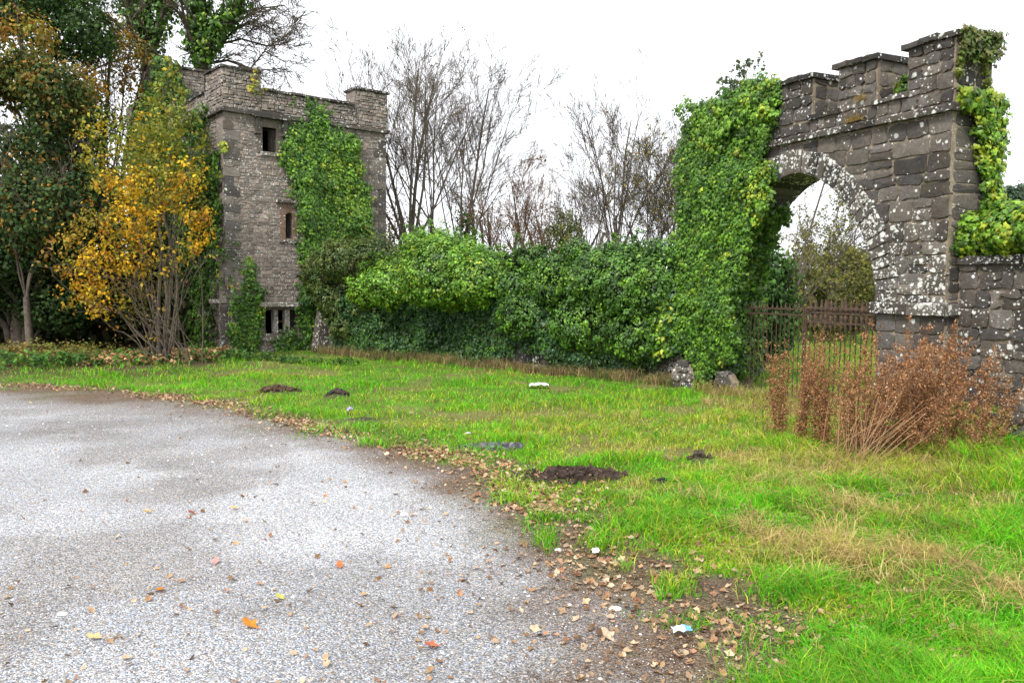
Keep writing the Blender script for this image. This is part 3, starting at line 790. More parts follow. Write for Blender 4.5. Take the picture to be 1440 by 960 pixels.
# rear turret
rp = at(213, 87, 22.6); RT = Frame(rp[0], rp[1], TOW.u[:2], TOW.v[:2]); RTL = Frame(rp[0], rp[1], TOW.v[:2], TOW.u[:2])
turret = thing('castle_turret', tuple(RT.p(1.6, 1.4, 0)), 'taller ruined turret behind the trees, ivy creeping over its merlon', 'turret')
zt = rp[2]; um = RT.px(287, 97)[0]; ur = um+2.4
link('wall', slab_boxes('wall', [(RT, 0, ur, .03, .5, -.3, zt-.75), (RT, 0, um, .03, .5, zt-.751, zt-.05), (RTL, .5, 2.8, .03, .5, -.3, zt-.75), (RTL, .5, .95, .03, .5, zt-.751, zt-.05), (RT, .5, ur, 2.3, 2.8, -.3, zt-.75),
                                   (RT, ur-.5, ur, .5, 2.3, -.3, zt-.75)]), turret, M_MORTAR_T)
rubble([(RT, 0, ur, 3.5, zt-.78, .02, []), (RT, -.02, um, zt-.76, zt-.06, -.0, []), (RTL, 0, 2.8, 3.5, zt-.78, .02, []), (RTL, -.02, .95, zt-.76, zt-.06, 0., [])], 'rubble_stone', turret, .19, .10)
for fr, a, b, z in ((RT, -.08, um+.05, zt-.06), (RTL, .56, 1.0, zt-.061), (RT, um+.06, ur, zt-.76)):
    n_ = max(1, int((b-a)/.45))
    for k in range(n_): tstone('coping_stone', fr, a+(b-a)*k/n_+.003, a+(b-a)*(k+1)/n_-.003, -.08, .55, z, z+.06, parent=turret, tint=.6, lich=.2)

# ------------------------------------------------------------ curtain wall under the ivy
cA = TOW.p(2.1, -.02, 0); cB = ARC.p(TE-.02, .15, 0)
cu_ = (cB-cA)/np.linalg.norm(cB-cA); cv_ = np.array([-cu_[1], cu_[0], 0.]); cv_ = cv_ if cv_[1] > 0 else -cv_
CW = Frame(cA[0], cA[1], cu_[:2], cv_[:2]); CL = float(np.linalg.norm(cB-cA))
cwall = thing('curtain_wall', tuple(CW.p(CL/2, .25, 0)), 'long rubble curtain wall between tower and arch, almost buried under ivy', 'wall')
link('wall_core', slab('wall_core', CW, .0, CL-.02, .04, .5, -.2, 1.9), cwall, M_MORTAR)
rubble([(CW, 0.1, CL-.1, 0, 1.2, .03, [])], 'rubble_stone', cwall, .22, .12, tint=1.0)
for x0, y0, x1, y1, l in ((735, 478, 792, 525, .3), (940, 500, 980, 540, .9), (866, 500, 885, 525, .6)):
    a = CW.px(x0, y1)[0]; b = CW.px(x1, y1)[0]
    for z0, z1 in courses(.02, CW.px(x0, y0)[1], .12, .2): fill_course(CW, cwall, a, b, a, b, z0, z1, .16, .3, l, v0=.0, proud=.05, tint=.9)
bt = CW.px(455, 505)[0]
V = [tuple(CW.p(*q)) for q in ((bt-.15, 0, -.1), (bt+.25, 0, -.1), (bt+.22, -.34, -.1), (bt-.12, -.32, -.1), (bt-.10, 0, 1.1), (bt+.10, 0, 1.15), (bt+.08, -.14, 1.05), (bt-.08, -.12, 1.0))]
me = bpy.data.meshes.new('buttress_core'); me.from_pydata(V, [], [(0, 1, 2, 3), (4, 5, 6, 7), (0, 1, 5, 4), (1, 2, 6, 5), (2, 3, 7, 6), (3, 0, 4, 7)]); fixn(me)
bt_o = add_stone(cwall, me, .3, 1.1, 'buttress')

# low spur of bare stones poking out of the ivy on either side of the left pier
def spur(fr, px0, px1, pyt, v, parent, lich):
    a, zt_ = fr.px(px0, pyt, v); b = fr.px(px1, pyt, v)[0]; a, b = min(a, b), max(a, b)
    o_ = [(a, -.1), (a, zt_*.55), (a+(b-a)*.25, zt_*.9), ((a+b)/2, zt_), (b-(b-a)*.2, zt_*.85), (b, zt_*.5), (b, -.1)]
    link('spur_core', extrude_outline('spur_core', fr, o_, v+.02, .0), parent, M_MORTAR)
    for z0, z1 in courses(.0, zt_, .10, .17):
        k = max(0, (z1/zt_-.5))*.45; fill_course(fr, parent, a+(b-a)*k, b-(b-a)*k, a+(b-a)*k, b-(b-a)*k, z0, z1, .14, .26, lich, v0=v+.02, proud=.04)
spur(CW, 944, 976, 505, -.52, cwall, .4)
spur(ARC, 1003, 1030, 520, -.14, arch, .15)
#@@PART3
# ------------------------------------------------------------ ivy
def ivy_obj(name, chunks, label, cat, tpl=KITE, mat=M_IVY, parent=None, group=None, down=.8):
    arr = [leaf_arrays(P, N, s, c, tpl, down) for P, N, s, c in chunks]
    V, Fc, C = merge(arr); V[:, 2] = np.maximum(V[:, 2], .0)
    o = link(name, npmesh(name, V, Fc, C), parent, mat)
    if parent is None: tag(o, label, cat, group)
    return o
def wall_ivy(fr, poly, dens, R, n, size, pal, w, v0=0., depth=.12, fringe=.12, tip=.25, out=1., lump=.25, wgt=None):
    u, z = plane_patch(fr, poly, dens, v0, fringe)
    lum = fbm(u*1.6+3, z*1.6, 77, 4)
    v = v0-depth*(.25+1.5*lum*RS.rand(len(u)))-lump*np.clip(lum-.5, 0, 1)
    C = fr.P(np.stack([u, v, z], 1)); N = np.repeat(-fr.v[None], len(u), 0)+np.array([0, 0, .25])
    P, NN, s, c = sprigs(C, norm(N), R, n, size, pal, w, out=out, tip=tip)
    k = fbm(P[:, 0]*1.2+P[:, 1], P[:, 2]*1.3, 55, 3)[:, None]
    c = c*(.65+.7*k)
    return P, NN, s, c
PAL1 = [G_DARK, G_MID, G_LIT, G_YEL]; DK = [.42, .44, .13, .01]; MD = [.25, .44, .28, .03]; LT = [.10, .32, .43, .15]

# ivy on the tower front
tv = []
poly = [(404, 184), (442, 178), (448, 150), (462, 186), (498, 196), (500, 232), (512, 268), (518, 325), (500, 350), (470, 365), (452, 400), (434, 405), (424, 360), (424, 320), (418, 285), (408, 250), (397, 222), (400, 200)]
tv.append(wall_ivy(TOW, poly, 560, .10, 11, .058, PAL1, MD, depth=.14, lump=.5))
tv.append(wall_ivy(TOW, [(455, 215), (495, 200), (515, 275), (515, 310), (470, 300)], 260, .10, 10, .06, PAL1, LT, v0=-.08, depth=.15, lump=.3))
tv.append(wall_ivy(TOW, [(430, 385), (470, 360), (470, 520), (385, 520), (392, 472), (418, 468), (420, 430)], 420, .09, 8, .065, PAL1, DK, depth=.10))
tv.append(wall_ivy(TOW, [(432, 138), (442, 138), (450, 182), (436, 182)], 380, .08, 8, .06, PAL1, DK, depth=.08, v0=-.04))
tv.append(wall_ivy(TOW, [(405, 140), (415, 135), (425, 190), (408, 185)], 90, .06, 5, .045, PAL1, DK, depth=.04, v0=-.04))
ivy_obj('climbing_ivy', tv, 'broad bright ivy mass covering the right half of the tower front', 'ivy')
tv = [wall_ivy(TOW, [(350, 360), (356, 395), (366, 405), (368, 440), (360, 490), (345, 510), (325, 505), (322, 440), (330, 415), (345, 400)], 520, .08, 8, .055, PAL1, [.3, .5, .18, .02], depth=.08, fringe=.10),
      wall_ivy(TOW, [(314, 330), (330, 350), (340, 420), (318, 430)], 70, .06, 5, .045, PAL1, DK, depth=.04)]
ivy_obj('climbing_ivy', tv, 'tapering ivy tongue low at the left corner of the tower, left of the three-light window', 'ivy')
# left face of the tower
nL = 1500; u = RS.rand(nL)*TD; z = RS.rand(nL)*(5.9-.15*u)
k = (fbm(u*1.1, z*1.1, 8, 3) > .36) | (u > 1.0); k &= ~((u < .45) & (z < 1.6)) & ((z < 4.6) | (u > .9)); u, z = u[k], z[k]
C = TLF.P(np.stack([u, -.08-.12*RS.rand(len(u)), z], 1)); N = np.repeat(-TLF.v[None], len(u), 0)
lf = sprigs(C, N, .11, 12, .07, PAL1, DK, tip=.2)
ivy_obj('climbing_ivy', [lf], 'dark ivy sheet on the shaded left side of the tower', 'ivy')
# yellow tuft and autumn strands
tv = [wall_ivy(TOW, [(308, 200), (322, 198), (322, 214), (308, 214)], 160, .07, 9, .06, [(.34, .36, .03), (.16, .25, .02)], [1, 1], depth=.1, fringe=.03)]
ivy_obj('creeper_tuft', tv, 'small yellow-green tuft sprouting from the tower face left of the upper window', 'plant')
tv = [wall_ivy(TOW, [(350, 100), (362, 100), (364, 118), (372, 126), (350, 135), (340, 125), (352, 122)], 150, .07, 6, .06, [(.45, .33, .03), (.25, .30, .03), (.14, .16, .02)], [1, 1, 1], depth=.08, v0=-.05, fringe=.05)]
ivy_obj('creeper_strand', tv, 'straggling yellow creeper on the tower battlement by the left merlon', 'plant')
# rear turret ivy
tv = [wall_ivy(RT, [(213, 88), (242, 88), (246, 120), (290, 170), (300, 240), (300, 420), (190, 420), (195, 160), (215, 118)], 210, .14, 10, .10, PAL1+[(.30, .30, .03)], [.35, .3, .15, .12, .08], depth=.3, lump=.8)]
ivy_obj('climbing_ivy', tv, 'ivy draped down the rear turret from its broken merlon', 'ivy')

# ivy hedge over the curtain wall
def hedge_obj(E, dens, R, n, size, pal, w, label, zmin=.03, tip=.5, extra=()):
    C, N = ellipsoid_sprigs(E, dens, R, zmin)
    m_ = RS.rand(len(C)) < .13; C[m_] += (N[m_]+np.array([0, -.1, .5]))*(.05+.20*RS.rand(m_.sum(), 1)); P, NN, s, c = sprigs(C, N+np.array([0, 0, .35]), R*(.5+1.0*RS.rand(len(C)))*np.where(m_, .6, 1), n, size, pal, w, tip=tip, out=.9)
    k = fbm(P[:, 0]*1.1, P[:, 2]*1.4+P[:, 1], 91, 3)[:, None]; c = c*(.7+.6*k)
    kk = P[:, 2] > .0
    return ivy_obj('ivy_bush', [(P[kk], NN[kk], s[kk], c[kk]), *extra], label, 'ivy')
def ce(px, py, v, ru, rv, rz):
    """ellipsoid centred behind a photo point, v in front of the wall face"""
    u, z = CW.px(px, py, v); p = CW.p(u, v, z); return [p[0], p[1], p[2], ru, rv, rz]
# big overhanging bush
E1 = [ce(625, 385, -.42, .85, .80, .70), ce(560, 400, -.35, .7, .7, .46), ce(680, 395, -.3, .65, .62, .48), ce(608, 350, -.15, .6, .55, .34), ce(655, 368, -.2, .55, .5, .38), ce(520, 410, -.3, .45, .5, .35)]
hedge_obj(E1, 95, .14, 34, .045, PAL1, [.05, .33, .56, .06], 'big rounded bright green ivy bush bulging over the curtain wall', tip=.6)
E2 = [ce(490, 368, -.2, .75, .6, .46), ce(452, 385, -.1, .42, .5, .50), ce(525, 358, .0, .6, .5, .34), ce(475, 415, -.12, .5, .45, .5), ce(500, 450, .1, .6, .35, .55), ce(425, 440, .05, .35, .3, .6), ce(540, 440, .1, .6, .35, .5)]
hedge_obj(E2, 90, .12, 28, .042, [G_DARK, (.075, .12, .025), (.12, .16, .03), G_OLD, (.20, .15, .05)], [.25, .3, .25, .15, .05], 'dull olive ivy bush against the tower foot, left of the bright bush', tip=.4)
ET = lambda xs_, y0, sd: [ce(x+random.Random(sd+x).uniform(-12, 12), y0+random.Random(sd*3+x).uniform(-12, 6), -.05, *(lambda q: (q, q*.9, q*.8))(random.Random(x).uniform(.16, .30))) for x in xs_]
E1 += ET(range(540, 700, 26), 350, 3); E1 = [[*e] for e in E1]
E3 = ET(range(705, 800, 24), 374, 5)+ET(range(805, 960, 24), 362, 5)+[ce(740, 402, -.1, .6, .45, .36), ce(790, 398, -.1, .6, .45, .42), ce(840, 395, -.2, .6, .5, .52), ce(880, 400, -.2, .55, .55, .60), ce(925, 400, -.1, .5, .42, .60), ce(944, 430, -.05, .28, .3, .6),
      ce(760, 440, -.05, .8, .42, .5), ce(840, 455, -.1, .8, .5, .55), ce(900, 470, -.1, .55, .5, .5)]
hedge_obj(E3, 95, .12, 34, .042, PAL1, [.34, .44, .215, .005], 'long ivy hedge with clumped top between the bright bush and the arch', tip=.5)
# flat ivy low on the wall
tv = [wall_ivy(CW, [(436, 420), (700, 430), (960, 430), (955, 495), (890, 522), (800, 520), (740, 475), (690, 520), (600, 524), (500, 520), (480, 515), (470, 450)], 420, .10, 12, .050, [G_BLUE, G_DARK, G_MID, G_OLD], [.4, .3, .25, .05], depth=.22, lump=.5, tip=.3),
      wall_ivy(CW, [(470, 420), (960, 400), (960, 450), (470, 460)], 120, .12, 10, .07, [G_DARK, G_BLUE], [1, 1], depth=.3)]
ivy_obj('climbing_ivy', tv, 'flat dark ivy carpet on the lower curtain wall beneath the bushes', 'ivy')
tv = [wall_ivy(CW, [(922, 440), (958, 420), (962, 470), (950, 492), (925, 500)], 260, .10, 10, .075, PAL1, [.10, .35, .40, .15], v0=-.15, depth=.15)]
ivy_obj('climbing_ivy', tv, 'yellow-green ivy patch low on the wall just left of the arch pier', 'ivy')

# ivy on the arch's left pier
av = []
def arch_patch(poly, dens, v0, depth, size, w, n=20, R=.10, **k): av.append(wall_ivy(ARC, poly, dens*1.15, R, n, size*.61, PAL1, w, v0=v0, depth=depth, **k))
arch_patch([(982, 168), (996, 150), (1030, 138), (1042, 128), (1060, 122), (1096, 121), (1094, 150), (1088, 185), (1082, 215), (1078, 270), (1060, 320), (1045, 380), (1037, 430), (1036, 500), (1012, 515), (1004, 540), (990, 540), (980, 500), (968, 480), (960, 420), (962, 300), (962, 220)], 430, -.02, .13, .075, MD, lump=.25, fringe=.10)
arch_patch([(975, 155), (1092, 125), (1080, 200), (1000, 215)], 110, -.1, .18, .085, [.08, .37, .48, .07], lump=.25)
arch_patch([(1055, 260), (1082, 235), (1090, 262), (1075, 320), (1060, 300)], 160, -.12, .10, .07, [.05, .3, .4, .2])
arch_patch([(990, 240), (1040, 230), (1040, 500), (1000, 500)], 120, -.1, .12, .07, [.2, .45, .32, .03])
# top bush and end wrap
Et = []
for u_, z_, r_ in ((3.95, 4.12, .22), (3.65, 4.2, .25), (3.35, 4.38, .25), (3.05, 4.35, .22), (4.2, 3.55, .18)):
    p = ARC.p(u_, .1, z_); Et.append([p[0], p[1], p[2], r_, r_, r_*.8])
C, N = ellipsoid_sprigs(np.array(Et), 90, .1); av.append(sprigs(C, N+np.array([0, 0, .3]), .12, 16, .075, PAL1, [.08, .3, .42, .2], tip=.5))
n_ = 520; z = RS.rand(n_)*3.9; v = RS.rand(n_)*.6
C = ARC.P(np.stack([TE+.0+.08*RS.rand(n_), v, z], 1)); av.append(sprigs(C, np.repeat(ARC.u[None], n_, 0), .08, 12, .055, PAL1, MD))
# under the arch: reveal and soffit
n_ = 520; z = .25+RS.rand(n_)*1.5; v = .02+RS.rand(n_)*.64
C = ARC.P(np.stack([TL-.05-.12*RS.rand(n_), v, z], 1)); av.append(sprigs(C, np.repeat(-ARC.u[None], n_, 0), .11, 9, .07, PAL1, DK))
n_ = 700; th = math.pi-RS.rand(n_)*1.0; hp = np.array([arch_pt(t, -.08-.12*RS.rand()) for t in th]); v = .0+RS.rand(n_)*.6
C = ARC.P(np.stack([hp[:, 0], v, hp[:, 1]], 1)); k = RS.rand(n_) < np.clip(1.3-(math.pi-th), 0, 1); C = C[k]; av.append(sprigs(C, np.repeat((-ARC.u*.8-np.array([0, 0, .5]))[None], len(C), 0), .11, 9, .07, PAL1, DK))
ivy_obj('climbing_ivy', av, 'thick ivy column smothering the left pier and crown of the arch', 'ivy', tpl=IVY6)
# right strand, merlon tuft and cap
av = []
arch_poly2 = [(1330, 140), (1352, 150), (1385, 150), (1388, 190), (1384, 230), (1378, 270), (1362, 290), (1350, 250), (1348, 200)]
u2 = []; n_ = 330
ze = RS.rand(n_); v = .22+.50*RS.rand(n_); z = 2.5+1.25*ze; k = (v > .60-.32*ze-.1*RS.rand(n_)); v, z = v[k], z[k]
C = END.P(np.stack([v, -.05-.13*RS.rand(len(v)), z], 1)); av.append(sprigs(C, np.repeat((-END.v+np.array([0, 0, .2]))[None], len(v), 0), .08, 14, .052, PAL1, [.06, .26, .42, .3], tip=.4))
n_ = 130; v = .05+.6*RS.rand(n_); z = 3.62+.16*RS.rand(n_)-.12*v; C = END.P(np.stack([v, -.06-.1*RS.rand(n_), z], 1)); av.append(sprigs(C, np.repeat(-END.v[None], n_, 0), .07, 6, .075, PAL1, [.05, .25, .45, .3]))
ivy_obj('climbing_ivy', av, 'yellow-green ivy strand hanging down the right end of the arch', 'ivy', tpl=IVY6)
n_ = 170; v = .0+.66*RS.rand(n_); z = ZM-.02-.30*RS.rand(n_)**2; kk = 0
C = END.P(np.stack([v, -.05-.08*RS.rand(n_), z], 1)); a1 = sprigs(C, np.repeat((-END.v+np.array([0, 0, .5]))[None], n_, 0), .06, 6, .05, [(.06, .10, .02), (.10, .16, .02), (.13, .12, .03)], [1, 1, .7])
n_ = 60; z = ZS+.1+.8*RS.rand(n_); v = .05+.04*np.sin(z*9)+.03*RS.rand(n_); C = END.P(np.stack([v, -.05+0*v, z], 1)); a2 = sprigs(C, np.repeat(-END.v[None], n_, 0), .05, 5, .04, [(.10, .14, .02), (.2, .2, .03)], [1, 1])
n_ = 50; z = ZS+.1+.7*RS.rand(n_); v = .45+.05*np.sin(z*7)+.03*RS.rand(n_); C = END.P(np.stack([v, -.05+0*v, z], 1)); a3 = sprigs(C, np.repeat(-END.v[None], n_, 0), .05, 5, .04, [(.10, .14, .02), (.2, .2, .03)], [1, 1])
ivy_obj('creeper_tuft', [a1, a2, a3], 'thin mossy creeper trailing from the rightmost merlon of the arch', 'plant', tpl=IVY6)
# ivy over the right wall
Er = []
for u_, z_, r_ in ((.20, RZ+.18, .26), (.55, RZ+.26, .33), (.95, RZ+.28, .36), (1.4, RZ+.30, .36), (1.9, RZ+.30, .36), (2.4, RZ+.3, .38), (.12, RZ+.33, .2)):
    p = RW.p(u_, .12, z_); Er.append([p[0], p[1], p[2], r_, r_*.95, r_*.85])
C, N = ellipsoid_sprigs(np.array(Er), 110, .1, RZ-.12); av = [sprigs(C, N+np.array([0, 0, .3]), .10, 24, .052, PAL1, [.06, .26, .46, .26], tip=.45)]
ivy_obj('ivy_bush', av, 'bright lime ivy heaped on the low wall at the right edge', 'ivy', tpl=IVY6)
# greenery in the crenel between the second and third merlons
for lab, (u_, v_, z_), r_ in (('green fern-like tuft in the crenel left of the rightmost merlon', (.80, .3, ZC+.15), .14), ('small bright shoot at the foot of the crenel beside the tallest merlon', (.72, .1, ZC+.06), .07)):
    p = ARC.p(u_, v_, z_); C, N = ellipsoid_sprigs(np.array([[p[0], p[1], p[2], r_, r_, r_]]), 600, .06); tag(ivy_obj('wall_plant', [sprigs(C, N, .05, 5, .05, PAL1, [.2, .4, .3, .1])], lab, 'plant', tpl=IVY6))

# ------------------------------------------------------------ trees
def rot_about(d, ang, rng):
    d = d/np.linalg.norm(d); r = np.array([rng.gauss(0, 1) for _ in range(3)]); a = r-d*(r@d); a /= np.linalg.norm(a)+1e-9
    return d*math.cos(ang)+a*math.sin(ang)
def grow(rng, p, d, L, r, lvl, mx, segs, tips, up=.08, wob=.10, kids=(4, 6), ang=(.35, .7), lr=(.45, .75), t0=.25, rmin=.0035, steps=(7, 5, 4, 3, 3)):
    n = steps[min(lvl, len(steps)-1)]; pts = [(p, d, r)]
    for i in range(n):
        d = d+np.array([rng.gauss(0, wob), rng.gauss(0, wob), rng.gauss(0, wob*.6)+up]); d /= np.linalg.norm(d)
        q = p+d*L/n; r2 = max(rmin, r*(1-.13*7/n*.9)) if i < n-1 else max(rmin, r*.6)
        segs.append((*p, *q, r, r2, lvl)); p, r = q, r2; pts.append((p, d, r))
    tips.append((*p, lvl))
    if lvl >= mx: return
    for k in range(rng.randint(*kids)):
        t = t0+(1-t0)*rng.random(); i = min(n-1, int(t*n)); f = t*n-i; a, b = pts[i], pts[i+1]
        q = a[0]*(1-f)+b[0]*f; rr = a[2]*.62
        grow(rng, q, rot_about(b[1], rng.uniform(*ang), rng), L*rng.uniform(*lr)*(1-.35*t), max(rmin, rr*rng.uniform(.6, .9)), lvl+1, mx, segs, tips, up, wob*1.15, kids, ang, lr, .15, rmin, steps)
def mk_tree(name, base, label, group, seed, H, r, stems=1, mx=4, bark=M_BARK, trunk_h=.25, spread=.5, leaves=None, cat='tree', **kw):
    rng = random.Random(seed); segs, tips = [], []
    base = np.array(base, float)
    for s in range(stems):
        a = rng.random()*6.28; o = base+(np.array([math.cos(a), math.sin(a), 0])*.25*(stems > 1))
        d = np.array([math.cos(a)*.12*(stems > 1)+rng.gauss(0, .02), math.sin(a)*.12*(stems > 1), 1.]); d /= np.linalg.norm(d)
        hs_ = H*rng.uniform(.8, 1.)
        # trunk
        p = o; th_ = hs_*trunk_h; rr = r*(1 if stems == 1 else rng.uniform(.6, .9)); n = 4
        for i in range(n):
            q = p+d*th_/n; r2 = rr*.93; segs.append((*p, *q, rr, r2, 0)); p, rr = q, r2; d = d+np.array([rng.gauss(0, .03), rng.gauss(0, .03), .05]); d /= np.linalg.norm(d)
        nl = kw.get('limbs', 6)
        for k in range(nl):
            az = 6.28*(k+rng.random()*.7)/nl; tl = spread*rng.uniform(.35, 1.) if k else .05
            dd = norm(np.array([math.cos(az)*math.sin(tl), math.sin(az)*math.sin(tl), math.cos(tl)]))
            grow(rng, p-d*th_*.12*rng.random(), dd, (hs_-th_)*rng.uniform(.78, 1.) * (1. if k == 0 else .62+.38*math.cos(tl)), rr*(.62 if k == 0 else rng.uniform(.28, .44)), 1, mx, segs, tips, **{a_: b_ for a_, b_ in kw.items() if a_ in ('up', 'wob', 'kids', 'ang', 'lr', 't0', 'rmin', 'steps')})
    t = thing(name, tuple(base), label, cat, group)
    S = np.array(segs); big = S[:, 8] <= 1
    link('trunk', tube_mesh('trunk', S[big], 7), t, bark)
    link('crown', tube_mesh('crown', S[~big], 3), t, bark)
    T = np.array(tips)
    if leaves:
        P0 = np.concatenate([T[:, :3]]+[S[~big][:, 3:6]]); k = RS.rand(len(P0)) < leaves.get('frac', .5); C = P0[k]
        if 'zr' in leaves: C = C[(C[:, 2] > leaves['zr'][0]) & (C[:, 2] < leaves['zr'][1])]
        N = norm(RS.normal(0, 1, C.shape)+np.array([0, -.5, .6]))
        P, NN, s, c = sprigs(C, N, leaves.get('R', .2), leaves.get('n', 6), leaves.get('size', .07), leaves['pal'], leaves['w'], out=.5, jit=.8)
        link('foliage', leaf_mesh('foliage', P, NN, s, c), t, M_LEAF)
    return t, S, T
def gp(px, Y, z=0.):
    r = ray(px, 470); return (float(r[0]/r[1]*Y), float(Y), float(gz(r[0]/r[1]*Y, Y))-.03 if z == 0 else z)
def zof(px, py, Y): return float(at(px, py, Y)[2])
BARE = 'bare trees behind the curtain wall'
F_B = dict(pal=[(.20, .10, .04), (.28, .17, .05), (.12, .09, .04)], w=[1, 1, 1], frac=.006, n=2, size=.06, R=.1)
A = dict(up=.035, wob=.07, kids=(6, 8), ang=(.34, .72), lr=(.38, .58), rmin=.0041)
mk_tree('bare_tree', gp(574, 23), 'tallest leafless tree behind the wall, straight trunk beside the tower', BARE, 4, zof(590, -25, 23), .15, mx=4, trunk_h=.30, spread=.50, limbs=9, leaves=F_B, **A)
mk_tree('bare_tree', gp(614, 25), 'slim leafless tree with thin upright limbs just right of the tallest one', BARE, 5, zof(625, 70, 25), .09, mx=4, trunk_h=.3, spread=.35, limbs=5, leaves=F_B, **A)
mk_tree('bare_tree', gp(650, 24), 'leafless tree with ivy on its low trunk, wide twigs leaning right', BARE, 16, zof(660, 60, 24), .12, mx=4, trunk_h=.28, spread=.72, limbs=9, leaves=F_B, **A)
mk_tree('bare_tree', gp(722, 24), 'small leafless tree with reddish twigs above the hedge middle', BARE, 7, zof(700, 170, 24), .07, mx=4, trunk_h=.3, spread=.6, limbs=6, bark=M_TWIG, leaves=F_B, **A)
mk_tree('bare_tree', gp(757, 26), 'low leafless shrubby tree beside the small olive bush', BARE, 8, zof(760, 220, 26), .07, stems=2, mx=3, trunk_h=.25, spread=.75, limbs=5, bark=M_TWIG, leaves=F_B, **A)
mk_tree('bare_tree', gp(864, 25), 'leafless fan-shaped tree midway between bushy hedge top and arch', BARE, 9, zof(870, 135, 25), .11, mx=4, trunk_h=.3, spread=.65, limbs=8, leaves=F_B, **A)
mk_tree('bare_tree', gp(828, 27), 'thin leafless sapling left of the fan-shaped tree', BARE, 10, zof(815, 185, 27), .07, mx=4, trunk_h=.3, spread=.4, limbs=5, leaves=F_B, **A)
mk_tree('bare_tree', gp(925, 24), 'tangled leafless tree with a few olive leaves left of the arch', BARE, 12, zof(930, 160, 24), .08, stems=2, mx=4, trunk_h=.25, spread=.6, limbs=6, bark=M_BARKD, leaves=dict(pal=[(.20, .20, .05), (.30, .22, .06)], w=[1, 1], frac=.03, n=3, size=.06, R=.12), **A)
mk_tree('bare_tree', gp(975, 27), 'leafless tree rising behind the ivy-clad arch pier', BARE, 13, zof(960, 195, 27), .10, mx=4, trunk_h=.3, spread=.6, limbs=6, bark=M_BARKD, leaves=F_B, **A)
mk_tree('bare_tree', gp(1112, 21), 'bare-branched tree with drooping lichen-yellow twigs seen through the arch', 'trees seen through the arch', 14, zof(1150, 185, 21), .09, mx=4, trunk_h=.15, spread=1.2, limbs=9, leaves=dict(pal=[(.22, .20, .04), (.14, .15, .04)], w=[1, 1], frac=.2, n=3, size=.06, R=.12), **dict(A, up=-.01, kids=(5, 7)))
mk_tree('bare_tree', gp(1205, 26), 'mossy bare tree at the right of the arch opening', 'trees seen through the arch', 15, zof(1190, 270, 26), .10, stems=2, mx=4, trunk_h=.25, spread=.8, limbs=5, leaves=F_B, **A)

# ivy collar on one trunk
C = np.array([gp(652, 24)])[:, :3]+np.stack([RS.normal(0, .14, 160), RS.normal(0, .14, 160), .3+RS.rand(160)*3.4], 1)
ivy_obj('climbing_ivy', [sprigs(C, rdir(160), .14, 9, .08, PAL1, DK)], 'ivy collar round a bare tree trunk behind the hedge', 'ivy')

# shrubs: twigs + leaf clumps
def bush(name, px, Y, pyt, rx, ry, label, pal, w, dens=30, R=.2, n=10, size=.07, nb=5, seed=1, group=None, zc=None, fill=.6, cat='shrub', stemc=M_BARK, leafm=M_LEAF):
    g = gp(px, Y); zt_ = zof(px, pyt, Y); rng = random.Random(seed)
    E = []; hz = zt_*.5 if zc is None else zc
    for k in range(nb):
        a = rng.random()*6.28; q = rng.random()*.55
        E.append([g[0]+math.cos(a)*rx*q, g[1]+math.sin(a)*ry*q, hz+rng.uniform(-.35, .35)*(zt_-hz), rx*rng.uniform(.42, .68), ry*rng.uniform(.42, .68), (zt_-hz)*rng.uniform(.5, .75)])
    E.append([g[0], g[1], hz, rx*.7, ry*.7, (zt_-hz)*.95])
    C, N = ellipsoid_sprigs(np.array(E), dens, R, .05)
    m = int(len(C)*fill); Ci = np.array([E[rng.randrange(len(E))][:6] for _ in range(m)]) if m else np.zeros((0, 6))
    if m:
        I2 = Ci[:, :3]+rdir(m)*Ci[:, 3:]*(RS.rand(m, 1)**.4)*.85; I2 = I2[I2[:, 2] > .05]
        C = np.concatenate([C, I2]); N = np.concatenate([N, rdir(len(I2))])
    P, NN, s, c = sprigs(C, norm(N+np.array([0, 0, .3])), R*(.6+.8*RS.rand(len(C))), n, size, pal, w, out=.7, tip=.35)
    t = thing(name, g, label, cat, group)
    k = P[:, 2] > .01; link('foliage', leaf_mesh('foliage', P[k], NN[k], s[k], c[k]), t, leafm)
    segs, tips = [], []
    for s_ in range(5):
        a = rng.random()*6.28; d = norm(np.array([math.cos(a)*.35, math.sin(a)*.35, 1.]))
        grow(rng, np.array(g), d, zt_*.85, .03+.012*zt_, 1, 3, segs, tips, kids=(3, 5), ang=(.3, .8), rmin=.005)
    link('stems', tube_mesh('stems', segs, 4), t, stemc); return t
P_OL = [(.10, .12, .03), (.17, .17, .04), (.07, .09, .025)]; P_BR = [(.16, .10, .04), (.24, .14, .05), (.10, .08, .03)]
P_GD = [(.025, .055, .016), (.045, .085, .02), (.02, .04, .014)]
SG = 'scrub behind the curtain wall'
bush('olive_bush', 795, 24, 290, 1.0, .8, 'small round olive-green bush above the hedge middle', P_OL, [1, 1, 1], 16, .2, 9, .06, seed=3, group=SG)
bush('brown_scrub', 690, 26, 268, 2.2, 1., 'low russet scrub behind the hedge, right of the bright bush', P_BR, [1, 1, 1], 9, .25, 7, .05, seed=4, group=SG)
bush('brown_scrub', 553, 27, 285, .8, 1., 'rust-brown scrub between tower and tallest bare tree', P_BR, [1, 1, .5], 9, .25, 8, .06, seed=5, group=SG)
bush('brown_scrub', 765, 28, 275, 1.6, 1., 'thin reddish-brown scrub behind the small olive bush', P_BR, [1, 1, 1], 7, .25, 6, .05, seed=14, group=SG)
bush('olive_scrub', 900, 26, 265, 1.6, 1., 'thin olive scrub among bare trunks left of the arch', P_OL, [1, 1, 1], 4, .25, 5, .05, seed=6, group=SG)
AG = 'bushes beyond the gate'
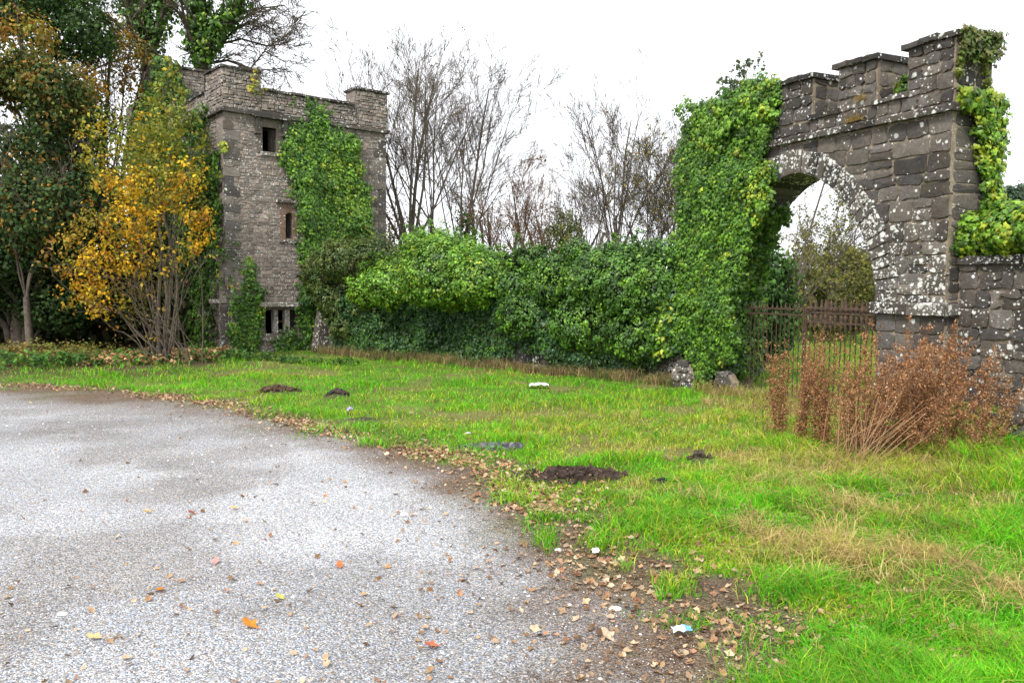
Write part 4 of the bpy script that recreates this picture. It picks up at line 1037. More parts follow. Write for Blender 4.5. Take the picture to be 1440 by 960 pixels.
bush('field_bush', 1075, 17, 330, .9, .8, 'dark green bush crowding the left of the arch opening', [G_DARK, G_MID, (.05, .11, .03)], [1, 1, 1], 30, .2, 12, .08, seed=7, group=AG)
bush('field_bush', 1160, 24, 330, 2.2, 1.2, 'yellow-olive bush filling the middle of the arch opening', [(.12, .13, .03), (.22, .20, .04), (.07, .09, .02)], [1, 1, 1], 22, .22, 12, .07, seed=8, group=AG)
bush('field_bush', 1235, 30, 340, 2.2, 1.5, 'dark bush at the right of the arch opening', P_GD+[(.12, .12, .03)], [1, 1, 1, .6], 22, .25, 12, .08, seed=9, group=AG)
# sapling on top of the arch
t, S_, T_ = mk_tree('sapling', ARC.p(3.5, .2, ZC+.2), 'wispy sapling growing out of the arch battlement', None, 21, 1.0, .014, mx=3, trunk_h=.2, spread=.8, limbs=6, up=.02, wob=.12, kids=(2, 4), rmin=.0035,
                    leaves=dict(pal=[(.10, .13, .07), (.12, .15, .06)], w=[1, 1], frac=.35, n=4, size=.05, R=.06), cat='sapling')
# pines far right
for px, py, Y, r, lab in ((1397, 262, 60, 1.4, 'distant dark pine, the left one of two above the right wall'), (1436, 258, 62, 1.7, 'distant dark pine at the right edge above the ivy-topped wall'), (1412, 282, 70, 3., 'rounded distant evergreen low between the two far pines')):
    bush('pine_tree', px, Y, py, r*1.6, r, lab, [(.03, .06, .035), (.05, .085, .04)], [1, 1], 3.5, .5, 10, .30, nb=5, seed=int(px), group='distant trees on the right', zc=zof(px, py, Y)-r*1.1, fill=.3, cat='tree', stemc=M_BARKD)
#@@PART4
# ------------------------------------------------------------ wood on the left
WG = 'trees of the wood left of the tower'
P_OR = [(.30, .15, .02), (.38, .23, .025), (.20, .11, .02), (.18, .19, .03), (.10, .13, .025)]
P_GY = [(.12, .18, .03), (.22, .24, .03), (.07, .12, .02), (.34, .28, .03)]
P_YE = [(.60, .35, .015), (.68, .44, .02), (.44, .22, .012), (.24, .25, .03), (.36, .15, .015)]
def cloud_tree(name, px, Y, label, blobs, seed, r=.14, bark=M_BARKD, stems=1, group=WG, cat='tree', lk=2.0, ns=3):
    """trunk with limbs and a crown of several foliage clumps; blobs: (px,py,dy,rx,rz,pal,w,dens,R,n,size)"""
    g = gp(px, Y); t = thing(name, g, label, cat, group); rng = random.Random(seed); segs, tips = [], []; ch = []
    for b in blobs:
        c0 = at(b[0], b[1], Y+b[2]); E = []
        for k in range(7):
            d = rdir(1)[0]; E.append([*(c0+d*np.array([b[3], b[3]*.8, b[4]])*.62), b[3]*rng.uniform(.3, .5), b[3]*rng.uniform(.3, .5), b[4]*rng.uniform(.3, .5)])
        C, N = ellipsoid_sprigs(np.array(E), b[7]*lk, b[8], .05)
        ch.append(sprigs(C, norm(N+np.array([0, -.1, .3])), b[8]*(.6+.8*RS.rand(len(C))), b[9], b[10], b[5], b[6], out=.6, jit=.7, tip=.3))
        for e in E[:ns]:
            a = np.array(g)+np.array([rng.gauss(0, .15), rng.gauss(0, .1), 0]); tgt = np.array(e[:3]); n = 7; p = a; rr = r*rng.uniform(.35, .6)
            for i in range(1, n+1):
                f = i/n; q = a*(1-f)+tgt*f; q = q+np.array([0, 0, 1.])*math.sin(f*3.14)*.12*np.linalg.norm((tgt-a)[:2])+rdir(1)[0]*.06*(i < n); r2 = rr*.84
                segs.append((*p, *q, rr, r2, 0)); p, rr = q, r2
            grow(rng, p, norm(tgt-a), e[5]*1.3, rr, 2, 3, segs, tips, kids=(3, 5), rmin=.005)
    V, Fc, Cc = merge([leaf_arrays(*c) for c in ch]); link('foliage', npmesh('foliage', V, Fc, Cc), t, M_LEAF)
    th_ = zof(px, 250, Y)
    p = np.array(g); rr = r
    for i in range(8):
        q = np.array(g)+np.array([rng.gauss(0, .05), rng.gauss(0, .05), th_*(i+1)/8]); segs.append((*p, *q, rr, rr*.92, 0)); p, rr = q, rr*.92
    link('trunk', tube_mesh('trunk', np.array(segs), 5), t, bark); return t
D3 = [(.025, .055, .015), (.05, .095, .02), (.035, .07, .018)]
cloud_tree('evergreen_tree', 30, 19, 'dark evergreen tree with orange leaves mingled in at the left edge', [(20, 150, 0, 1.5, 1.6, D3+P_OR[2:], [1.5, 2, 1, 1.3, .8, .6], 16, .28, 12, .085), (60, 290, -.3, 1.5, 1.7, D3+P_OR[:1], [2, 2, 2, .9], 18, .28, 13, .085), (-30, 330, 0, 1.6, 1.9, D3, [1, 1, 1], 14, .3, 12, .09), (40, 400, -.4, 1.6, 1.0, D3, [1, 1, 1], 16, .28, 12, .085)], 31, .2)
cloud_tree('evergreen_tree', 95, 21, 'dark green ivy-laden tree top behind the orange beech', [(95, 20, 0, 1.4, 1.1, D3+[G_MID], [1, 1, 1, .5], 13, .3, 12, .09), (115, 220, 0, .9, 1.8, D3+[(.2, .18, .03)], [1, 1, 1, .4], 12, .28, 12, .085), (20, 15, .5, 1.3, 1., D3+P_OR[:1], [1, 1, 1, .6], 12, .3, 12, .09)], 32, .16)
cloud_tree('beech_tree', 130, 22.5, 'orange-leaved beech with sky showing through beside the evergreen', [(60, 90, -2.5, 1.7, 1.1, P_OR, [1.5, 1., 1, 1, 1], 9, .28, 9, .08), (165, 110, 0, 1.1, 1.3, P_OR, [1, 1.4, 1, 1, .6], 6, .28, 8, .08), (175, 60, .4, .9, .8, P_OR, [1, 1.4, 1, .8, .6], 6, .25, 8, .08), (150, 185, -.2, .9, .9, P_OR+P_GY[:2], [1]*7, 8, .22, 8, .075), (140, 300, 0, .9, 1.4, P_OR+P_GY[:2], [1]*7, 8, .28, 9, .08)], 33, .14, lk=1.7)
cloud_tree('maple_sapling', 235, 18.6, 'slender yellow-green maple screening the rear turret', [(235, 190, 0, .85, 1.3, P_GY, [1, 1.2, .6, .8], 9, .22, 9, .085), (205, 260, 0, .8, 1., P_GY, [1, 1, .6, 1], 8, .22, 9, .085), (265, 280, .1, .5, .8, P_GY, [1, 1, 1, .5], 9, .22, 9, .085)], 34, .06, M_BARK, lk=1.5)
cloud_tree('yellow_maple', 225, 16.3, 'golden yellow maple bush with bare lower stems beside the tower', [(150, 200, .5, .7, .9, P_GY+P_YE[:1], [1, 1.3, .6, 1, .6], 8, .2, 11, .065), (215, 190, .4, .8, .8, P_GY+P_YE[:1], [1, 1.3, .6, 1, .5], 8, .2, 11, .065), (205, 420, .6, .9, .6, [(.12, .13, .03), (.30, .2, .03), (.07, .08, .02)], [1, .7, 1], 7, .18, 9, .06), (195, 290, 0, 1.1, .75, P_YE+[(.12, .14, .025)], [2, 2, 1, .9, .9, 1.4], 6.5, .19, 14, .062), (262, 290, .0, .5, .7, P_YE+[(.12, .14, .025)], [2, 2, 1, .5, .9, 1.4], 8.5, .18, 14, .062), (160, 350, 0, 1.0, .85, P_YE+[(.12, .14, .025)], [2, 2, 1, 1.3, 1., 1.4], 6.5, .19, 14, .062), (230, 355, -.1, .7, .45, P_YE+[(.12, .14, .025)], [2, 2, 1, 1.2, .5, 1.4], 6.5, .19, 9, .062), (150, 425, -.1, .6, .6, P_YE, [1, 2, 1, 1.5, .5], 8, .17, 8, .060), (285, 335, .1, .25, .3, P_YE, [2, 2, 1, .3, .3], 18, .15, 8, .060), (120, 400, .2, .6, .7, P_YE, [1, 1, 1.4, 2, 1.4], 8, .18, 8, .060), (235, 240, .2, .8, .6, P_GY+P_YE[:1], [1, 1.3, .6, 1, .8], 8, .2, 9, .060), (120, 330, .8, .7, .8, P_GY+P_OR[:2], [1, 1, 1, 1, 1, 1], 8, .2, 9, .060)], 35, .05, M_BARKD, lk=1.5, ns=1)
# thin arching stems under the yellow maple
rng = random.Random(5); segs = []; tips = []
g0 = gp(270, 15.9)
for k in range(8):
    a = rng.uniform(-1.0, .45); d = norm(np.array([a*1.0, rng.uniform(-.15, .25), 1.])); grow(rng, np.array(g0)+np.array([rng.uniform(-.9, .25), rng.uniform(-.1, .5), 0]), d, rng.uniform(1.2, 2.6), rng.uniform(.008, .02), 2, 4, segs, tips, up=-.015, wob=.07, kids=(2, 4), rmin=.005)
tk = thing('hazel_thicket', g0, 'leafless brown stems arching out of the ground beside the tower foot', 'shrub')
link('stems', tube_mesh('stems', segs, 5), tk, M_BARKD)
C = np.array(tips)[:, :3]; C = C[RS.rand(len(C)) < .25]; P, NN, s, c = sprigs(C, rdir(len(C)), .15, 4, .07, [(.25, .13, .05), (.4, .3, .06)], [1, 1]); link('dead_leaves', leaf_mesh('dead_leaves', P, NN, s, c), tk, M_LEAF)
# background darkness: a deep wood behind
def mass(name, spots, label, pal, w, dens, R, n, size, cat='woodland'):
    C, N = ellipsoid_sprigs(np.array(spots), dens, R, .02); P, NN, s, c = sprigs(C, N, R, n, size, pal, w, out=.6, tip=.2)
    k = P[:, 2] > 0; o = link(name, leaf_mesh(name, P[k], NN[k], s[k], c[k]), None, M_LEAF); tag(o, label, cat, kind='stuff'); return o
sp = []
for px in range(-260, 300, 45):
    for Y, py in ((25, 330), (26, 420), (27, 240), (20.8, 440)):
        if py == 240 and px > 60: continue
        if Y == 20.8 and px > 225: continue
        p = at(px+rng.uniform(-20, 20), py, Y); sp.append([*p, 1.6, 1.2, 1.5])
for px in range(-200, 300, 40): p = at(px, 460, 22.5); sp.append([p[0], p[1], .7, 1.2, .8, 1.0])
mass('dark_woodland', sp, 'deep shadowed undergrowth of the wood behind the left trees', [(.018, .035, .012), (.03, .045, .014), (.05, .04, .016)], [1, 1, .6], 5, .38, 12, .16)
# ivy-clad trunks rising above the turret
def ivy_trunk(px, Y, label, path, r, seed, ivyw, extra=None):
    """path: photo points of the trunk line from low to high"""
    rng = random.Random(seed); g = gp(px, Y); t = thing('ivy_clad_tree', g, label, 'tree', WG); segs = []; tips = []; iv = []
    for pi, (pts, rr) in enumerate(path):
        P3 = [at(x, y, Y+dy) for x, y, dy in pts]
        if pi == 0: P3 = [np.array(g)]+P3
        for i in range(len(P3)-1):
            n = 4
            for k in range(n):
                a = P3[i]*(1-k/n)+P3[i+1]*(k/n); b = P3[i]*(1-(k+1)/n)+P3[i+1]*((k+1)/n); r2 = rr*.965
                segs.append((*a, *b, rr, r2, 0)); 
                if a[2] > 4: iv.append((*((a+b)/2), rr))
                if rng.random() < .55 and a[2] > 6.5 and rr < r*.8: grow(rng, b, rot_about(norm(b-a), rng.uniform(.5, 1.1), rng), rng.uniform(1.2, 2.6), rr*.45, 2, 4, segs, tips, kids=(3, 5), wob=.16, up=.02, ang=(.4, .9), rmin=.007)
                rr = r2
        grow(rng, P3[-1], norm(P3[-1]-P3[-2]), 2.4, rr, 1, 4, segs, tips, kids=(5, 8), wob=.15, up=.0, ang=(.4, .9), rmin=.007)
    link('trunk', tube_mesh('trunk', segs, 5), t, M_BARKD)
    iv = np.array(iv); m = 34; C = np.repeat(iv[:, :3], m, 0); d = rdir(len(C)); C = C+d*(np.repeat(iv[:, 3], m)[:, None]+ivyw*RS.rand(len(C), 1)**.6)+RS.normal(0, .10, C.shape)
    P, NN, s, c = sprigs(C, d, .12, 5, .10, PAL1, [.35, .42, .2, .03], tip=.3)
    link('ivy_foliage', leaf_mesh('ivy_foliage', P, NN, s, c), t, M_IVY); return t
ivy_trunk(218, 25, 'left one of the two ivy-wrapped trunks above the turret', [([(215, 200, 0), (212, 90, 0), (205, 40, 0), (198, -30, 0)], .26), ([(213, 70, 0), (232, 20, 0), (238, -30, 0)], .15), ([(205, 45, 0), (180, 10, 0), (168, -30, 0)], .10)], .26, 51, .32)
ivy_trunk(285, 24, 'right ivy-wrapped trunk forking above the tower', [([(282, 200, 0), (282, 90, 0), (272, 40, 0), (264, -30, 0)], .22), ([(276, 70, 0), (286, 30, 0), (283, -30, 0)], .12), ([(284, 85, 0), (300, 55, 0), (322, 22, 0), (345, -15, 0)], .13)], .22, 52, .20)
# crown of bare boughs reaching right over the tower
rng = random.Random(77); segs = []; tips = []; g = gp(300, 24.5)
for pts, r_ in (([(290, 95), (310, 62), (340, 55), (375, 65), (400, 62)], .055), ([(290, 90), (320, 85), (352, 97), (372, 72), (402, 88)], .05), ([(300, 60), (335, 30), (365, 12), (400, 8)], .05), ([(310, 66), (330, 40), (352, 30), (380, 40)], .04), ([(240, 82), (200, 75), (170, 60), (140, 20)], .05), ([(200, 75), (150, 90), (110, 108)], .04)):
    P3 = [at(x, y, 24.5) for x, y in pts]; rr = r_
    for a, b in zip(P3, P3[1:]):
        for k in range(3):
            p, q = a*(1-k/3)+b*k/3, a*(1-(k+1)/3)+b*(k+1)/3; segs.append((*p, *q, rr, rr*.9, 0)); rr *= .9
            for _ in range(2): grow(rng, q, rot_about(norm(q-p), rng.uniform(.4, 1.1), rng), rng.uniform(.6, 1.3), rr*.5, 2, 4, segs, tips, kids=(3, 5), wob=.2, up=.0, ang=(.4, .9), rmin=.007)
tb = thing('oak_tree', g, 'leafless twisting boughs reaching right above the tower', 'tree', WG)
P3 = [np.array(g), at(292, 250, 24.5), at(290, 92, 24.5)]; rr = .2
tr_ = []
for a, b in zip(P3, P3[1:]):
    for k in range(4): p, q = a*(1-k/4)+b*k/4, a*(1-(k+1)/4)+b*(k+1)/4; tr_.append((*p, *q, rr, rr*.93, 0)); rr *= .93
link('trunk', tube_mesh('trunk', tr_, 7), tb, M_BARKD); link('crown', tube_mesh('crown', segs, 4), tb, M_BARKD)
# a few more trunks and boughs inside the wood
for px, Y, H_, s_, lab in ((42, 18.2, 5., 61, 'pale slim trunk standing in the dark left wood'), (170, 24, 9.5, 64, 'bare dark tree between beech and ivy-wrapped trunk')):
    mk_tree('woodland_tree', gp(px, Y), lab, WG, s_, H_, .09, mx=4, trunk_h=.3, spread=.55, limbs=6, bark=M_BARK if s_ == 61 else M_BARKD, up=.04, wob=.12, kids=(4, 6), ang=(.3, .8), rmin=.006)

# ------------------------------------------------------------ verge plants by the wood
def strip(name, pts, dz, label, pal, w, n, hgt, size, cat, mat=M_LEAF, Rr=.12, m=9, sy=.35):
    P0 = np.array([grd(*p) for p in pts]); C = []
    for _ in range(n):
        i = RS.randint(len(P0)-1); f = RS.rand(); p = P0[i]*(1-f)+P0[i+1]*f
        C.append(p+np.array([RS.normal(0, .15), RS.normal(0, sy), 0]))
    C = np.array(C); lum = fbm(C[:, 0]*1.2, C[:, 1]*1.2, 5, 3); C[:, 2] = gz(C[:, 0], C[:, 1])+.04+RS.rand(n)*hgt*(lum*1.8)
    P, NN, s, c = sprigs(C, np.repeat([[0, -.2, 1.]], n, 0), Rr, m, size, pal, w, out=.7, jit=.7, tip=.4)
    k = P[:, 2] > 0; o = link(name, leaf_mesh(name, P[k], NN[k], s[k], c[k]), None, mat); tag(o, label, cat, kind='stuff'); return o
strip('yellow_undergrowth', [(-60, 512), (0, 512), (60, 510), (140, 512)], 0, 'yellowing bramble undergrowth along the foot of the wood', [(.28, .22, .04), (.20, .16, .04), (.15, .10, .04), (.08, .12, .02)], [1, 1, 1, .8], 600, .32, .05, 'undergrowth', sy=.7)
strip('nettle_bed', [(-60, 518), (60, 517), (140, 514), (220, 510), (330, 506)], 0, 'green nettles and weeds at the edge of the wood', [(.06, .16, .03), (.10, .24, .03), (.04, .10, .02)], [1, 1, 1], 420, .16, .06, 'weeds', sy=.55)
strip('leaf_drift', [(150, 512), (240, 508), (310, 504)], 0, 'brown fallen leaves banked under the yellow maple', [(.33, .18, .09), (.25, .12, .05), (.42, .28, .15)], [1, 1, 1], 500, .10, .07, 'leaf litter', M_DRY, sy=.5)
strip('base_weeds', [(325, 507), (380, 511), (440, 514), (500, 517)], 0, 'scrappy green weeds along the foot of the tower and wall', [(.06, .16, .03), (.12, .2, .03), (.03, .08, .02)], [1, 1, 1], 130, .10, .05, 'weeds', sy=.08)

# ------------------------------------------------------------ grass
def blades(x, y, h, w, col, lean=.35, curve=.5):
    n = len(x); z = gz(x, y)-.005; a = RS.rand(n)*6.283; la = RS.rand(n)*6.283; ll = lean*(.3+RS.rand(n))
    sx, sy = np.cos(a)*w/2, np.sin(a)*w/2; lx, ly = np.cos(la)*ll*h, np.sin(la)*ll*h
    b = np.stack([x, y, z], 1); s = np.stack([sx, sy, 0*sx], 1)
    m = b+np.stack([lx*.35, ly*.35, h*.55], 1); t = b+np.stack([lx*(1+curve), ly*(1+curve), h*(1-.35*ll*2*curve)], 1)
    V = np.stack([b-s, b+s, m+s*.8, m-s*.8, t], 1).reshape(-1, 3)
    o = np.arange(n)[:, None]*5
    Fq = np.concatenate([o+np.array([0, 1, 2, 3])], 1); Ft = o+np.array([3, 2, 4])
    return V, Fq, Ft, np.repeat(col, 5, 0)
def grass_obj(name, x, y, h, w, col, label, cat='grass', **k):
    V, Fq, Ft, C = blades(x, y, h, w, col, **k); o = link(name, npmesh(name, V, [Fq, Ft], C), None, M_GRASS); tag(o, label, cat, kind='stuff'); return o
dryc = [(grd(940, 598), 2.4, 1.7), (grd(880, 640), .8, .5), (grd(1080, 575), .9, .9), (grd(1150, 660), 1.0, .7), (grd(600, 600), .6, .4), (grd(410, 530), .9, .5), (grd(1180, 870), .3, .15), (grd(950, 800), .7, .35), (grd(1060, 780), .8, .3), (grd(760, 530), 1., .4)]
def dryness(x, y):
    d = np.zeros(len(x))
    for g, rx, ry in dryc: d = np.maximum(d, np.exp(-(((x-g[0])/rx)**2+((y-g[1])/ry)**2)))
    return np.clip(d*1.1+(fbm(x*1.1, y*1.4, 61, 4)-.5)*1.7, 0, 1)
def gcolour(x, y, n):
    d = dryness(x, y); r = RS.rand(n); f = fbm(x*2.2, y*2.2, 66, 3)
    green = np.array([.10, .40, .010])*(1-f[:, None])+np.array([.18, .57, .014])*f[:, None]
    dk = fbm(x*3.1, y*3.1, 83, 3); green = green*(.55+.8*dk[:, None]); c = green.copy()
    ol = RS.rand(n) < .35*sstep(.45, .65, fbm(x*1.3, y*1.5, 37, 4)); c[ol] = np.array([.16, .19, .04])
    yel = r < .14+.76*d; c[yel] = np.array([.42, .50, .03])*(.7+.6*RS.rand(yel.sum(), 1))
    st = r < .02+.24*np.clip(d-.25, 0, 1)*1.4; c[st] = np.array([.48, .38, .15])*(.6+.7*RS.rand(st.sum(), 1))
    br = r > .985-.16*sstep(.52, .7, fbm(x*1.4, y*1.8, 37, 4)); c[br] = np.array([.26, .17, .08])
    return c*(.55+.8*RS.rand(n, 1))
OBST = []
def grass_mask(x, y):
    s = sdist(VERGE, x, y); g = np.maximum(sstep(.25, -.35, s+(fbm(x*2.3, y*2.3, 21)-.5)*1.7), .55*sstep(.56, .68, fbm(x*4.5, y*4.5, 27, 3))*sstep(.42, .1, s))
    p = g*(.25+1.1*fbm(x*1.7, y*1.7, 23, 4))
    for i, (mx, my, rx, ry, h) in enumerate(MOUNDS): p = p*(1-np.clip(1.5*np.exp(-(((x-mx)/rx)**2+((y-my)/ry)**2)*1.3), 0, 1))
    p = p*(1-.55*sstep(.58, .72, fbm(x*1.4, y*1.8, 37, 4)))
    for pxl, py_, rr in ((690, 588, .5), (640, 587, .5), (500, 598, .5), (850, 790, .5)):
        g0_ = grd(pxl, py_); p = p*(1-.8*np.exp(-(((x-g0_[0])/rr)**2+((y-g0_[1])/(rr*.4))**2)))
    for pxl, py_, rr in ((1040, 925, .42), (1000, 950, .35)):
        g0_ = grd(pxl, py_); p = p*(1-.88*np.exp(-(((x-g0_[0])/rr)**2+((y-g0_[1])/(rr*.8))**2)*1.2))
    # inside walls or wood
    a = np.stack([x, y, 0*x], 1)
    cw = (a-CW.o) @ CW.v; cuu = (a-CW.o) @ CW.u
    p = np.where((cw > -.05) & (cw < .6) & (cuu > 0) & (cuu < CL), 0, p)
    aw = (a-ARC.o) @ ARC.v; au = (a-ARC.o) @ ARC.u
    p = np.where((aw > 0) & (aw < THK) & (((au > 0) & (au < TR)) | ((au > TL) & (au < TE))), 0, p)
    tw_ = (a-TOW.o) @ TOW.v; tu = (a-TOW.o) @ TOW.u
    p = np.where((tw_ > 0) & (tu > 0) & (tu < TW), 0, p)
    p = np.where((y > 15.2+.0*x) & (x < -5.8), p*.12, p)
    return p
n = 620000; x, y = polar(n, 2.9, 19.5)
k = RS.rand(n) < grass_mask(x, y)*.95; x, y = x[k], y[k]; n = len(x)
tall = np.clip(sstep(1.0, 3.2, x-.25*(9-y))*sstep(10.5, 8., y), 0, 1)*(.2+.9*fbm(x*1.5, y*1.5, 13, 3))
tuft = 1.5*sstep(.45, .70, fbm(x*1.9, y*1.9, 99, 3))
h = (.03+.035*RS.rand(n))*(1+1.1*tuft)*(1+1.5*tall)*(1-.35*dryness(x, y))
w = .0028+.0006*y
c = gcolour(x, y, n)
grass_obj('short_grass', x, y, h, w, c, 'bright green verge grass with yellow and straw patches', lean=.7)
# long tufts
def tufts(name, centres, nb, h0, spread, pal, label, lean=.8, cat='grass', wd=.006):
    C = np.asarray(centres); m = len(C); x = np.repeat(C[:, 0], nb)+RS.normal(0, spread, m*nb); y = np.repeat(C[:, 1], nb)+RS.normal(0, spread, m*nb)
    hh = np.repeat(h0*(.6+.8*RS.rand(m)), nb)*(.5+.7*RS.rand(m*nb)); pal = np.array(pal); ci = np.repeat(RS.randint(len(pal), size=m), nb)
    mixi = RS.randint(len(pal), size=m*nb); c = np.where(RS.rand(m*nb, 1) < .75, pal[ci], pal[mixi])*(.65+.7*RS.rand(m*nb, 1))
    return grass_obj(name, x, y, hh, np.full(m*nb, wd), c, label, cat, lean=lean, curve=.7)
x, y = polar(7500, 3.0, 13.); pk = grass_mask(x, y)*(.15+.85*sstep(.2, 2.8, x-.3*(8-y)))*sstep(13., 9., y)
k = RS.rand(len(x)) < pk*.55; ce_ = np.stack([x[k], y[k]], 1)
tufts('long_grass', ce_, 24, .125, .035, [(.09, .40, .010), (.16, .55, .02), (.07, .28, .010), (.36, .40, .05), (.5, .40, .16)], 'long lush grass tufts on the right-hand verge', wd=.0055)
st_c = []
for pxl, py_, n_, sx, sy in ((1190, 655, 60, .8, .3), (1130, 560, 50, .5, .35), (1330, 680, 30, .9, .4), (1260, 630, 60, .5, .25), (1130, 680, 26, .4, .25), (1090, 575, 30, .4, .3), (1180, 720, 20, .5, .25), (1130, 770, 16, .2, .12), (1240, 730, 22, .4, .2), (1300, 800, 36, .5, .18), (1240, 800, 20, .2, .1), (1380, 850, 26, .4, .2)):
    g_ = grd(pxl, py_); st_c += [(g_[0]+RS.normal(0, sx), g_[1]+RS.normal(0, sy)) for _ in range(n_)]
tufts('straw_grass', st_c, 26, .17, .04, [(.50, .37, .15), (.60, .46, .2), (.36, .25, .10), (.42, .42, .08)], 'straw-coloured dead grass lying in tangles on the right verge', lean=1.3, wd=.005)
# dry grass at the wall foot
fb = []
for _ in range(330):
    u = .8+RS.rand()*(CL-.9); v = -.30-.30*RS.rand()**.8; p = CW.p(u, v, 0); fb.append((p[0], p[1]))
tufts('dead_grass', fb, 22, .22, .06, [(.30, .22, .11), (.22, .15, .08), (.40, .32, .14), (.10, .16, .03)], 'dead grass fringe along the foot of the ivy-covered wall', lean=.5, wd=.009)
fb = [tuple(ARC.p(TR+.1+RS.rand()*2.8, -.1-.5*RS.rand(), 0)[:2]) for _ in range(60)]
tufts('dead_grass', fb, 22, .22, .05, [(.45, .34, .14), (.3, .24, .08), (.25, .3, .04)], 'pale dead grass tangled below the iron gate', lean=.7, wd=.007)
# field beyond the gate
n = 40000; x = 3+RS.rand(n)*16; y = 10+28*RS.rand(n)**1.3
a = np.stack([x, y, 0*x], 1); k = (((a-ARC.o) @ ARC.v) > THK+.1); x, y = x[k], y[k]; n = len(x)
fc = np.array([.16, .34, .02])*(.7+.5*RS.rand(n, 1)); yk = RS.rand(n) < .35; fc[yk] = np.array([.38, .38, .07])
grass_obj('field_grass', x, y, .06+.07*RS.rand(n), np.full(n, .022), fc, 'rough pasture grass of the field beyond the gate')

# ------------------------------------------------------------ fallen leaves
def litter(name, x, y, sz, label, pal, mat=M_DRY):
    n = len(x); P = np.stack([x, y, gz(x, y)+.012+.012*RS.rand(n)], 1); N = norm(np.stack([RS.normal(0, .5, n), RS.normal(0, .5, n), np.ones(n)], 1))
    pal = np.array(pal); c = pal[RS.randint(len(pal), size=n)]*(.6+.7*RS.rand(n, 1))
    q = RS.rand(n) < .3; V, Fc, C = merge([leaf_arrays(P[q], N[q], sz[q], c[q], OAK, 0.), leaf_arrays(P[~q], N[~q], sz[~q]*.9, c[~q], OAK2, 0.)]); o = link(name, npmesh(name, V, Fc, C), None, mat); tag(o, label, 'leaf litter', kind='stuff'); return o
LP = [(.38, .24, .13), (.29, .17, .09), (.46, .32, .20), (.20, .12, .07), (.42, .28, .17), (.36, .19, .11), (.52, .40, .27)]
n = 90000; x, y = polar(n, 2.9, 16); s = sdist(VERGE, x, y)
dens = np.exp(-((s+.02)/.34)**2)*(.1+3.*np.clip(fbm(x*1.6, y*1.6, 41, 4)-.42, 0, 1)*2)*.30*sstep(2.5, 6.5, y)+.13*np.exp(-((s+.1)/.5)**2)+.42*np.exp(-((s+.0)/.28)**2)*sstep(6., 9., y)*(.4+1.2*vn(x*1.5, y*1.5, 3))+.03*np.exp(-((s-.6)/.5)**2)
dens = dens+.06*np.exp(-((s+1.)/1.0)**2)*fbm(x*2, y*2, 43, 3)
for pxl, py_, rx, ry, a in ((760, 700, .45, .3, 1.), (690, 592, .7, .22, .9), (500, 598, .9, .25, .8), (640, 650, .6, .35, .6), (1030, 880, .7, .35, .12), (330, 562, 1.6, .3, .5), (60, 546, 1.8, .25, .5), (850, 790, .5, .3, .25), (1000, 820, .8, .5, .10), (1200, 905, .4, .15, .35), (1060, 830, .8, .4, .12), (940, 760, .5, .3, .10), (600, 625, .7, .2, .5), (1150, 940, .3, .1, .3)):
    g_ = grd(pxl, py_); dens = dens+a*.38*np.exp(-(((x-g_[0])/rx)**2+((y-g_[1])/ry)**2))
dens = dens+.012*(s > 0)+.006
k = RS.rand(n) < dens; x, y = x[k], y[k]
m_ = 5200; i_ = RS.randint(1, 9, size=m_); f_ = RS.rand(m_)[:, None]; q_ = VERGE[i_]*(1-f_)+VERGE[i_+1]*f_; q_ = q_+np.stack([RS.normal(0, .16, m_), RS.normal(-.06, .13, m_)], 1)
k = RS.rand(m_) < np.clip(fbm(q_[:, 0]*1.3, q_[:, 1]*1.3, 15, 3)*1.9-.35, .08, 1); q_ = q_[k]; n0 = len(x); x = np.concatenate([x, q_[:, 0]]); y = np.concatenate([y, q_[:, 1]])
szs = .014+.038*RS.rand(len(x))**1.8; szs[n0:] += .012
litter('leaf_litter', x, y, szs, 'tan and russet fallen leaves strewn along the gravel edge', LP)
